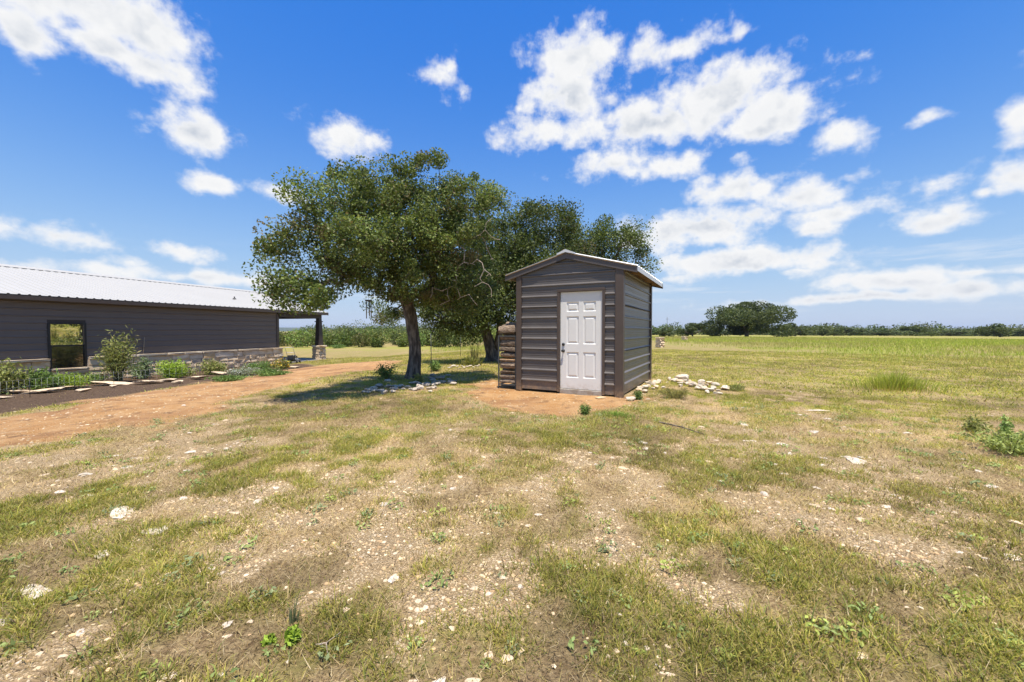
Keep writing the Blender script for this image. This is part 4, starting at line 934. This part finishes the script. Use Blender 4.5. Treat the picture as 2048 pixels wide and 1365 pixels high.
# single rocks: those one can pick out in the photograph
RK = [(456,1248,26,20,'w'),(454,1273,24,12,'t'),(315,1058,44,20,'w'),(258,1024,54,22,'w'),(216,1104,34,22,'w'),(76,1178,62,14,'w'),(62,1192,50,12,'w'),(12,1245,40,24,'w'),(181,991,26,9,'w'),(122,985,22,8,'w'),
 (515,1003,22,13,'w'),(470,1026,30,14,'t'),(228,912,34,7,'w'),(256,935,24,8,'w'),(383,905,24,8,'w'),(425,1137,26,10,'w'),(60,1212,22,10,'w'),(368,998,24,10,'w'),(170,950,28,6,'w'),(88,950,16,7,'t'),
 (979,1311,28,20,'t'),(1013,1320,32,24,'t'),(1041,1305,20,22,'t'),(1005,1156,24,16,'t'),(949,1177,24,12,'t'),(1040,1173,14,14,'w'),(842,1246,26,14,'t'),(836,1203,18,14,'t'),(880,1361,34,16,'w'),(945,1362,44,18,'t'),
 (1338,1349,44,18,'t'),(1322,1336,28,12,'w'),(1265,1356,24,14,'t'),(1251,1288,18,18,'w'),(1232,1302,16,16,'t'),(1209,1294,14,16,'t'),(1376,1206,14,14,'w'),(1238,1230,12,12,'w'),(1075,1030,24,8,'w'),(1058,1053,20,10,'w'),
 (994,1027,18,10,'w'),(906,977,14,8,'w'),(1226,1021,10,9,'w'),(830,1362,30,14,'t'),(1723,1313,36,22,'t'),(1714,922,46,12,'w'),(1690,914,22,9,'w'),(1722,916,18,6,'w'),(1565,890,26,11,'w'),(1625,864,26,9,'w'),
 (1987,973,30,8,'w'),(2025,1116,36,14,'w'),(1970,1117,18,12,'w'),(1772,1015,28,10,'w'),(1630,1012,24,12,'t'),(1661,1018,16,10,'w'),(1753,1083,24,8,'w'),(1919,1106,24,8,'w'),(1568,948,20,7,'w'),(1498,974,16,8,'w'),(1442,963,18,8,'w'),
 (1420,924,26,7,'t'),(1813,867,20,5,'w'),(1928,919,16,6,'w'),(1958,943,16,6,'w'),(1507,882,16,6,'w'),(1690,892,14,6,'t'),(1800,1130,26,10,'t'),(1850,1122,22,10,'t'),(1720,1040,22,9,'t'),(1282,886,26,7,'w'),(1330,906,9,8,'w'),(1318,973,10,7,'w'),
 (1630,820,38,7,'w'),(1490,850,24,5,'w'),(1655,838,18,4,'w'),(1400,950,24,6,'t'),(500,1245,14,10,'t'),(573,1325,16,12,'w'),(442,1350,18,10,'w'),(335,1350,34,14,'w'),(125,1315,22,12,'t'),(40,1325,16,10,'w'),(690,1220,30,10,'t'),(1948,1288,26,10,'t')]
for (px, py, w, h, c) in RK:
    p = G(px, py); s = w*p.y/F_PX; dy = s*min(1.2, max(.55, h/w*p.y/1.33*.9)); hz_ = s*.42
    flat_ = c == 'w' and w >= 30
    if flat_: s *= 1.35; dy *= 1.35; hz_ = .10+.12*s
    rock('loose_rock', slabs_w if flat_ else (rocks_w if c == 'w' else rocks), p.x, p.y, s, dy, max(.03, hz_), rock_label(p.x, p.y, 'white' if c == 'w' else 'tan', s), 'rock', 'loose rocks in the stony grass', .7, rr_.uniform(-.5, .5))
r = np.random.default_rng(301); x, y = scatter(2600, 1.4, 11.5, r); zn = zones(x, y); k = (r.random(2600) < (.04+.6*zn['gravel'])) & outside_shed(x, y) & (zn['mulch'] < .2); x, y = x[k], y[k]
for i in range(min(190, len(x))):
    s = .035+.085*r.random()**2.2
    if math.hypot(x[i], y[i]) < 2.2: s = min(s, .05)
    w_ = r.random() < .5
    rock('loose_rock', rocks_w if w_ else rocks, x[i], y[i], s, s*r.uniform(.6, 1), s*r.uniform(.5, .9), rock_label(x[i], y[i], 'white' if w_ else 'tan', s), 'rock', 'loose rocks in the stony grass', .8)
# rock pile to the right of the shed
r = np.random.default_rng(311)
pile = [(1262,802,26,'w')]
for (a0, b0_, w0, n) in ((1370,768,26,7),(1395,772,30,9),(1420,778,30,8),(1440,782,26,8),(1310,770,34,9),(1290,780,22,8),(1345,766,20,5)):
    for q in range(n): pile.append((a0+r.normal(0, w0*.6), b0_+r.normal(0, 4), r.uniform(10, 20), 'w' if r.random() < .75 else 't'))
pile += [(1366,764,34,'w'),(1385,774,22,'g'),(1452,781,26,'w'),(1402,770,22,'w'),(1290,786,18,'w')]
for i, (px, py, w, c) in enumerate(pile):
    p = G(px, py); s = w*p.y/F_PX
    if not outside_shed(np.array([p.x]), np.array([p.y]))[0]: continue
    big = px == 1262
    rock('white_rock' if big else 'pile_rock', {'w': rocks_w, 't': rocks, 'g': rocks_g}[c], p.x, p.y, s, s*.8, s*r.uniform(.7, .95), 'round white rock against the right front corner of the shed' if big else 'pale limestone rock in the heap right of the shed', 'rock', None if big else 'rocks heaped right of the shed', .1)
# ring of grey stones at the foot of the big oak
for i in range(66):
    if i < 46: px, py = r.uniform(722, 872), r.uniform(766, 789); py = 778+ (px-800)*.0+ r.normal(0, 5.5)
    else: px, py = r.uniform(860, 912), r.uniform(752, 772)
    p = G(px, py); s = r.uniform(10, 21)*p.y/F_PX
    rock('ring_stone', rocks_g if r.random() < .65 else rocks_w, p.x, p.y, s, s*.8, s*r.uniform(.6, .85), 'grey rounded stone ringing the foot of the big oak', 'stone', 'stones around the big oak', .15)
for i in range(20):
    px = 898+i*3.1+r.normal(0, 1); p = G(px, 735+r.normal(0, 1.5)-abs(i-12)*.05); s = r.uniform(6, 10)*p.y/F_PX
    rock('edging_stone', rocks_w, p.x, p.y, s, s*.8, s*.7, 'white stone edging the yucca bed behind the big oak', 'stone', 'stones edging the yucca bed', .15)
# limestone slabs edging the flower bed
SL = [(-20,800,80,14),(30,788,70,12),(85,786,70,13),(140,779,74,13),(168,786,34,8),(227,770,72,13),(227,778,15,6),(296,768,56,12),(338,764,44,8),(357,768,26,6),(400,759,42,11),(441,750,38,10),(497,751,16,4),(554,746,14,5),(585,737,30,8)]
for i, (px, py, w, h) in enumerate(SL):
    p = G(px, py); s = w*p.y/F_PX
    rock('limestone_slab', slabs, p.x, p.y, s*1.05, s*.62, .42, 'flat tan limestone slab edging the flower bed, %s from the left' % ORD[i], 'stone', 'slabs edging the flower bed', .25, HANG-1.2+rr_.uniform(-.2, .2))

# ------------------------------------------------------------------ plants
def plant(name, label, px, py, hpx, wpx, n, leaf, pal, seed, cat='plant', stems=7, up=.3, droop=0., group=None, flowers=None, low=.15, aspect=.4, shape=1., world=None):
    r = np.random.default_rng(seed); p = G(px, py) if world is None else world; h = hpx*p.y/F_PX*(1.2 if p.x < -8 else 1.); w = wpx*p.y/F_PX*(1.15 if p.x < -8 else 1.); n = int(n*1.5) if p.x < -8 else n
    root = empty(name, tuple(p), 0, label, cat, group); mb = MB(); C = []
    for k in range(stems):
        a = r.uniform(0, 6.28); q = r.random()**.6*w/2; t_ = np.array((q*math.cos(a), q*math.sin(a)*.8, h*r.uniform(.6, 1)*(1-.45*shape*(q/(w/2+1e-6))**2)))
        b_ = np.array((t_[0]*.25, t_[1]*.25, -.02)); m_ = (b_+t_)/2+np.array((0, 0, h*.08)); mb.tube([b_, m_, t_], [.012*h+.002, .009*h+.002, .003], 4, caps=False)
        m = n//stems; f = low+(1-low)*r.random(m); pos_ = b_[None]*(1-f[:, None])**2+2*m_[None]*(f*(1-f))[:, None]+t_[None]*(f**2)[:, None]
        C.append(pos_+r.normal(size=(m, 3))*np.array((w, w, h*.8))*(.28/math.sqrt(stems)+.03))
    C = np.concatenate(C); C[:, 2] = np.abs(C[:, 2])
    link('stems', mb.mesh('stems'), M['stem'], root)
    cl = np.repeat(r.uniform(.8, 1.2, (stems, 1)), n//stems, 0)
    link('foliage', leaves_mesh('foliage', C, leaf*r.uniform(.6, 1.3, len(C)), aspect, pick_cols(len(C), *pal, r)*cl, r, up), M['leaf'], root)
    if flowers:
        fm, fn, fs = flowers; k = r.choice(len(C), fn); D = C[k]+np.array((0, 0, .03))
        me = leaves_mesh('blossoms', np.concatenate([D, D]), np.full(2*fn, fs), .9, np.ones((2*fn, 3)), r, 1.5); link('blossoms', me, M[fm], root)
    return root
LIME = ([(.30, .42, .05), (.36, .48, .06), (.24, .35, .04)], [3, 3, 2]); MIDG = ([(.15, .24, .06), (.20, .29, .075), (.12, .18, .05)], [3, 3, 2]); BLUEG = ([(.16, .22, .11), (.20, .26, .14), (.24, .29, .17)], [3, 3, 2]); OLIVE = ([(.25, .28, .075), (.31, .32, .10), (.18, .21, .06), (.36, .31, .14)], [3, 3, 2, 1]); GREY = ([(.26, .29, .20), (.34, .35, .27), (.18, .22, .13)], [3, 2, 2])
plant('desert_willow', 'tall airy shrub with narrow leaves against the house wall', 236, 766, 90, 60, 1100, .15, OLIVE, 401, 'shrub', 11, .1, aspect=.24, low=.25, shape=.5)
plant('garden_shrub', 'pale green leafy shrub at the left edge of the photo by the house', 14, 788, 64, 66, 1000, .12, OLIVE, 402, 'shrub', 12)
plant('garden_shrub', 'bushy green plant below the window, left of its sill', 78, 784, 40, 52, 1000, .11, MIDG, 403, 'shrub', 12)
plant('garden_shrub', 'low spreading green plant directly below the window', 136, 779, 30, 66, 1700, .08, LIME, 404, 'shrub', 16, shape=.5)
plant('garden_shrub', 'small rounded green plant right of the window sill', 190, 767, 20, 34, 700, .07, MIDG, 405, 'shrub', 10)
plant('garden_shrub', 'blue green leafy bush right of the tall airy shrub', 284, 758, 36, 34, 600, .11, BLUEG, 406, 'shrub', 9)
plant('garden_shrub', 'bright lime green bush in the middle of the flower bed', 342, 757, 34, 56, 1700, .08, LIME, 407, 'shrub', 14)
plant('garden_shrub', 'small green tuft between lime bush and stone wall', 374, 752, 20, 26, 500, .08, OLIVE, 408, 'shrub', 8)
plant('garden_shrub', 'yellow green bush right of the bright lime bush', 428, 749, 28, 52, 1400, .09, OLIVE, 409, 'shrub', 12)
plant('garden_shrub', 'green bush before the stone wall near the porch', 525, 741, 18, 50, 1200, .08, MIDG, 410, 'shrub', 12)
plant('flowering_plant', 'yellow flowering plant beside the porch corner', 562, 739, 20, 26, 600, .08, OLIVE, 411, 'flower', 9, flowers=('flower_y', 70, .09))
plant('flowering_plant', 'low grey green plant with white blossoms near bed edge', 492, 752, 16, 60, 1500, .07, GREY, 412, 'flower', 16, flowers=('flower_w', 110, .05))
plant('ground_cover', 'dark green low mound beside the white blossoms in flower bed', 540, 752, 13, 60, 1500, .07, MIDG, 413, 'plant', 16)
plant('ground_cover', 'low green mat between slabs at the middle of the bed', 455, 762, 9, 60, 1200, .07, MIDG, 414, 'plant', 18, shape=.3)
plant('flowering_plant', 'small yellow flower clump at the far left by the slabs', 0, 789, 12, 20, 260, .07, OLIVE, 415, 'flower', 7, flowers=('flower_y', 40, .06))
plant('ground_cover', 'small green plant in the gap of the left edging slabs', 40, 771, 22, 40, 700, .08, MIDG, 420, 'plant', 10)
# weeds in the yard
plant('green_weed', 'bright green leafy weed alone in the left foreground', 585, 1284, 30, 36, 200, .035, LIME, 416, 'weed', 9, aspect=.5)
plant('green_weed', 'smaller bright green weed beside the leafy foreground weed', 540, 1286, 16, 24, 90, .032, LIME, 421, 'weed', 6, aspect=.5)
plant('green_weed', 'round green weed in the bare dirt before the shed door', 1168, 829, 24, 28, 500, .04, MIDG, 417, 'weed', 12)
plant('yard_bush', 'loose pale green bush at the right edge of the yard', 2020, 905, 46, 150, 1500, .045, ([(.36, .42, .12), (.44, .48, .16), (.29, .35, .10)], [3, 2, 2]), 418, 'bush', 30, shape=.5)
plant('yard_bush', 'upright green weed rising from the pale bush at right edge', 2008, 885, 56, 24, 420, .05, ([(.26, .36, .10), (.32, .42, .12)], [1, 1]), 419, 'bush', 8, shape=.9)
plant('yard_bush', 'small pale green weed left of the right edge bush', 1950, 864, 34, 46, 420, .045, OLIVE, 422, 'bush', 10)
plant('dry_weed', 'dry yellow weed clump in front of the rock heap', 1350, 797, 24, 70, 1500, .05, ([(.36, .30, .10), (.28, .27, .08), (.20, .22, .06)], [3, 3, 2]), 423, 'weed', 24, aspect=.15, shape=.4)
plant('dry_weed', 'green yellow weed at the right end of the rock heap', 1472, 782, 16, 44, 900, .05, OLIVE, 424, 'weed', 14, aspect=.2)
plant('green_weed', 'low green weed patch at right front corner of the shed', 1275, 800, 22, 26, 500, .045, MIDG, 425, 'weed', 10)
plant('garden_shrub', 'dark shrub in the shade directly left of the oak trunk', 775, 757, 36, 50, 900, .06, MIDG, 426, 'shrub', 12)
plant('garden_shrub', 'low leafy growth at the foot of the oak trunk', 833, 768, 22, 26, 500, .05, OLIVE, 427, 'shrub', 9)
plant('garden_shrub', 'small shaded bush right of the big oak trunk', 872, 742, 24, 30, 600, .07, MIDG, 428, 'shrub', 9)
plant('field_shrub', 'low dark shrub in the field right of the porch pillar', 676, 697, 7, 34, 500, .14, MIDG, 429, 'shrub', 9)
def grass_clump(name, label, px, py, wpx, hpx, n, pal, wts, seed, wid, lean=.5, cat='grass'):
    r = np.random.default_rng(seed); p = G(px, py); w = wpx*p.y/F_PX/2; h = hpx*p.y/F_PX
    a = r.uniform(0, 6.28, n); q = np.minimum(1.5, np.abs(r.normal(0, .55, n))); X, Y = q*w*np.cos(a), q*w*.7*np.sin(a)
    root = empty(name, tuple(p), 0, label, cat)
    c = pick_cols(n, pal, wts, r); me = blades('blade_tuft', X, Y, h*r.uniform(.4, 1.05, n)*(1-.4*np.minimum(q, 1)**2), np.full(n, wid)*r.uniform(.7, 1.3, n), c, r, (a+r.normal(0, .4, n), r.uniform(.05, lean, n)), True, z=np.zeros(n))
    tag(link('blade_tuft', me, M['grass'], root), kind='stuff')
    if n < 200: return root
    me2 = blades('dead_tuft', X[:n//3]*1.1, Y[:n//3]*1.1, h*.35*r.uniform(.4, 1., n//3), np.full(n//3, wid), pick_cols(n//3, DP, [2, 2, 2, 1], r), r, (a[:n//3], r.uniform(.3, 1.1, n//3)), False, z=np.zeros(n//3)); tag(link('dead_tuft', me2, M['straw'], root), kind='stuff')
    return root
grass_clump('grass_clump', 'tall yellow green grass clump standing in the mown right yard', 1790, 778, 150, 46, 900, FP, [4, 4, 3, 2], 431, .011, .9)
grass_clump('yucca', 'spiky yucca behind the white stone edging under the oaks', 942, 732, 40, 26, 160, [(.22, .24, .06), (.26, .24, .08)], [1, 1], 432, .045, .9, 'plant')
grass_clump('grass_clump', 'lush green grass clump in front of shed right corner', 1232, 832, 100, 12, 420, [(.22, .34, .06), (.28, .38, .08)], [1, 1], 433, .009, 1.3)
grass_clump('grass_clump', 'thin upright grey green grass tuft in left foreground', 586, 1245, 16, 66, 26, [(.16, .20, .10), (.22, .22, .12)], [1, 1], 434, .004, .3)
grass_clump('grass_clump', 'tall grass stems growing under the second oak', 950, 728, 26, 60, 60, [(.26, .25, .08), (.3, .26, .1)], [1, 1], 435, .016, .4)

# ------------------------------------------------------------------ firewood rack and logs
RKX0, RKX1, RKY0, RKY1 = -.56, -.11, .08, 2.3
rack = empty('firewood_rack', tuple(SWp(0, 0, 0)), SANG, 'dark steel firewood rack along the left shed wall', 'rack')
for yy in (RKY0, RKY1):
    for xx in (RKX0, RKX1): MB().box(xx-.014, xx+.014, yy-.014, yy+.014, 0, 1.22).build('upright', M['steel'], rack, .003)
    MB().box(RKX0+.015, RKX1-.015, yy-.012, yy+.012, .07, .095).build('cross_bar', M['steel'], rack, .003)
    MB().box(RKX0+.015, RKX1-.015, yy-.012, yy+.012, 1.19, 1.215).build('cross_bar', M['steel'], rack, .003)
for xx in (RKX0, RKX1):
    MB().box(xx-.012, xx+.012, RKY0+.015, RKY1-.015, .07, .094).build('side_rail', M['steel'], rack, .003)
def log_mesh(seed, split):
    r = random.Random(seed); n = 12; mb = MB(); rings = []
    a0 = r.uniform(0, 6.28)
    for k, xx in enumerate((-.5, -.25, 0, .25, .5)):
        for i in range(n):
            a = 2*math.pi*i/n; rad = .5*(1+r.uniform(-.10, .10)); yq, zq = rad*math.cos(a), rad*math.sin(a)
            if split:
                d = yq*math.cos(a0)+zq*math.sin(a0)
                if d > .05: yq -= math.cos(a0)*(d-.05); zq -= math.sin(a0)*(d-.05)
            rings.append((xx*(1+r.uniform(-.02, .02)), yq, zq))
    f = [(k*n+i, k*n+(i+1) % n, (k+1)*n+(i+1) % n, (k+1)*n+i) for k in range(4) for i in range(n)]
    mb.add(rings, f+[tuple(range(n)), tuple(4*n+i for i in range(n))]); me = mb.mesh('firewood_log')
    me.materials.append(M['log_bark']); me.materials.append(M['log_wood'])
    for p in me.polygons:
        c = p.center
        if abs(p.normal.x) > .8: p.material_index = 1
        elif split and c.y*math.cos(a0)+c.z*math.sin(a0) > .0 and p.normal.y*math.cos(a0)+p.normal.z*math.sin(a0) > .8: p.material_index = 1
    return me
logs = [log_mesh(i, i % 2 == 0) for i in range(9)]
lr = random.Random(8)
colnames = ['front', 'second', 'third']
for ci in range(3):
    z = .10; i = 0
    while z < 1.42 and i < 16:
        d = lr.uniform(.10, .20); yy = RKY0+.085+ci*.15+lr.uniform(-.015, .015)
        wp = SWp((RKX0+RKX1)/2+lr.uniform(-.01, .01), yy, z+d*.46)
        o = link('firewood_log', lr.choice(logs), None, None, wp); L_ = .405 if z < 1.15 else .46
        o.scale = (L_, .15, d*1.04); o.rotation_euler = (lr.uniform(0, .2), lr.uniform(-.05, .05) if z < 1.1 else lr.uniform(-.2, .2), SANG+lr.uniform(-.06, .06))
        tag(o, 'split firewood log, %s from the bottom in the %s column of the rack' % (ORD[i], colnames[ci]), 'log', 'firewood logs in the rack'); z += d*.93; i += 1
# ------------------------------------------------------------------ small things
def obj1(mb, name, m, label, cat, loc=(0, 0, 0), rz=0., bevel=0.):
    o = mb.build(name, m, None, bevel, loc); o.rotation_euler = (0, 0, rz); return tag(o, label, cat)
p = G(1201, 797); obj1(MB().box(-.10, .10, -.05, .05, 0, .025), 'wood_scrap', M['pale_wood'], 'pale wood scrap lying on dirt by the shed door', 'plank', tuple(p), .5, .004)
p = P(737, 602, 8.6)
ch = empty('wind_chime', (p.x, p.y, p.z), .4, 'wind chime with long metal tubes hanging from the oak branch', 'wind chime')
MB().lathe([(.06, -.012), (.072, -.006), (.072, .012), (.05, .018)], 14).build('top_disc', M['black'], ch)
for k, (a, L_) in enumerate(((0, .33), (1.25, .28), (2.5, .36), (3.77, .25), (5.0, .31))):
    MB().tube([(.052*math.cos(a), .052*math.sin(a), -.02), (.052*math.cos(a), .052*math.sin(a), -.02-L_)], .010, 8).build('chime_tube', M['pipe_alu'], ch)
MB().tube([(0, 0, .01), (0, 0, .30)], .003, 4).build('hanging_cord', M['black'], ch)
for i, (px, pt, pb, lb) in enumerate(((862, 668, 747, 'thin dark stake just right of the big oak trunk'), (921, 672, 713, 'thin dark stake left of the yucca under the oaks'), (944, 660, 722, 'thin dark stake standing in the yucca bed'))):
    p = G(px, pb); h = (pb-pt)*p.y/F_PX
    obj1(MB().tube([(0, 0, -.05), (.01, 0, h*.5), (0, 0, h)], .012, 6).tube([(0, 0, h), (.06, 0, h+.09), (.13, 0, h+.06), (.14, 0, h)], .009, 6), 'garden_stake', M['steel'], lb, 'stake', tuple(p))
for px0, py0, px1, py1, lb in ((17, 718, 28, 681, 'pale bare stick leaning on house wall left of window'), (284, 722, 289, 675, 'pale bare stick standing before house wall right of shrub')):
    a = P(px0, py0, 13.0 if px0 < 100 else 16.2); b_ = P(px1, py1, a.y); a.z = float(height(a.x, a.y)); a.x += (a.x-b_.x)*.6
    obj1(MB().tube([(0, 0, 0), tuple((b_-a)*.5+Vector((.02, 0, 0))), tuple(b_-a)], [.018, .015, .011], 7), 'garden_stick', M['stick'], lb, 'stick', tuple(a))
# wire fence round the flower bed
fp = [G(-40, 812), G(60, 795), G(150, 785), G(228, 776), G(300, 770), G(400, 761)]
fence = empty('wire_fence', tuple(fp[1]), 0, 'thin low wire fence along the flower bed edge', 'fence')
for q in fp: MB().tube([q-fp[1], q-fp[1]+Vector((0, 0, .52))], .006, 5).build('fence_stake', M['steel'], fence)
for h in (.12, .3, .48):
    MB().tube([q-fp[1]+Vector((0, 0, h)) for q in fp], .0014, 4).build('wire', M['white_metal'], fence)
for i in range(len(fp)-1):
    for k in range(1, 8):
        q = fp[i].lerp(fp[i+1], k/8)-fp[1]; MB().tube([q+Vector((0, 0, .02)), q+Vector((0, 0, .48))], .0011, 4).build('wire', M['white_metal'], fence)
# push mower parked at the porch corner
mp_ = HW(X1+.42, -.62, 0); mp_.z = float(height(mp_.x, mp_.y))
mow = empty('push_mower', tuple(mp_), HANG+.5, 'grey and black push mower parked at the porch corner', 'mower')
MB().lathe([(.25, .10), (.27, .12), (.27, .22), (.20, .27), (.12, .29)], 18).build('deck', M['grey_plastic'], mow)
MB().lathe([(.13, .29), (.14, .33), (.14, .42), (.09, .46)], 14).box(-.05, .12, -.16, -.08, .3, .40).build('engine', M['black'], mow)
for sx, sy in ((-.26, -.25), (.26, -.25), (-.26, .25), (.26, .25)):
    wl = MB().tube([(sx, sy-.03, .11), (sx, sy+.03, .11)], .11, 16).build('wheel', M['black'], mow); MB().tube([(sx, sy-.034, .11), (sx, sy+.034, .11)], .06, 12).build('rim', M['grey_plastic'], wl)
MB().tube([(-.22, -.22, .2), (-.55, -.2, .62), (-.80, -.2, .92), (-.80, .2, .92), (-.55, .2, .62), (-.22, .22, .2)], .016, 8).tube([(-.55, -.2, .62), (-.55, .2, .62)], .012, 8).build('handle', M['white_metal'], mow)
MB().add([(-.25, -.18, .25), (-.25, .18, .25), (-.58, .15, .5), (-.58, -.15, .5), (-.25, -.18, .1), (-.25, .18, .1), (-.62, .15, .2), (-.62, -.15, .2)], [(0, 1, 2, 3), (7, 6, 5, 4), (0, 4, 5, 1), (1, 5, 6, 2), (2, 6, 7, 3), (3, 7, 4, 0)]).build('catch_bag', M['black'], mow, .03)
# bench by the second oak
p = G(1006, 722); bench = empty('wooden_bench', (p.x, p.y, p.z), .35, 'rough brown wooden bench beside the forked oak trunk', 'bench')
MB().box(-.55, .55, -.18, .18, .42, .48).build('seat', M['wood'], bench, .01)
for sx in (-.42, .42): MB().box(sx-.08, sx+.08, -.15, .15, -.03, .42).build('leg', M['wood'], bench, .01)
MB().box(-.55, .55, .15, .20, .60, .75).box(-.45, -.37, .14, .19, .48, .62).box(.37, .45, .14, .19, .48, .62).build('backrest', M['wood'], bench, .006)
# stone gate pillars far right of the shed and a tall pole
for (px, py, w, hpx, lb) in ((1320, 695, 12, 20, 'squat stone pillar in the yard right of the shed'), (1369, 682, 8, 9, 'small pale stone marker farther off than the squat pillar')):
    p = G(px, py); w_ = w*p.y/F_PX/2; h = hpx*p.y/F_PX; o = empty('stone_pillar', tuple(p), .3, lb, 'pillar'); nz_ = 4
    for k in range(nz_):
        z0, z1 = h*.88*k/nz_, h*.88*(k+1)/nz_; c_ = w_*random.Random(k).uniform(-.3, .3)
        stone(o, blocks_r, -w_, c_-.005, -w_, w_, z0, z1-.006); stone(o, blocks_r, c_+.005, w_, -w_, w_, z0, z1-.006)
    stone(o, caps_s, -w_*1.15, w_*1.15, -w_*1.15, w_*1.15, h*.88, h, 'cap_stone')
p = P(1334, 676, 120); gz = float(height(p.x, p.y)); obj1(MB().tube([(0, 0, 0), (0, 0, 5.6)], .06, 6).tube([(-.4, 0, 5.0), (.4, 0, 5.0)], .04, 5), 'utility_pole', M['steel'], 'thin dark pole on the horizon right of the shed', 'pole', (p.x, p.y, gz))
# twigs
for (a, b_, lb) in (((1318, 846), (1412, 872), 'long dark fallen twig in the grass right of the shed'), ((632, 1296), (655, 1312), 'crooked pale fallen twig in the left foreground')):
    A, Bb = G(*a), G(*b_); mid = (A+Bb)/2+Vector((.01, .02, .01)); th = .011 if a[0] > 1000 else .004
    up_ = Vector((0, 0, .012)); obj1(MB().tube([Vector((0, 0, 0))+up_, (mid-A)*.6+up_, mid-A+up_, Bb-A+up_], [th, th, th*.8, th*.4], 6).tube([(mid-A)+up_, (mid-A)+Vector((.04, .05, .02))], [th*.6, th*.3], 5), 'fallen_twig', M['deadwood'] if a[0] < 1000 else M['bark'], lb, 'twig', tuple(A))


# ------------------------------------------------------------------ haze
hb = MB().box(-6300, 6300, -6300, 7400, -4.5, 45).mesh('haze')
hm = bpy.data.materials.new('thin_air'); hm.use_nodes = True; ht = hm.node_tree; ht.nodes.clear()
ho = N(ht, 'ShaderNodeOutputMaterial'); pv = N(ht, 'ShaderNodeVolumePrincipled'); pv.inputs['Color'].default_value = (.62, .74, .95, 1); pv.inputs['Density'].default_value = .00013; pv.inputs['Anisotropy'].default_value = .2
ht.links.new(pv.outputs[0], ho.inputs['Volume'])
tag(link('haze', hb, hm), kind='stuff')
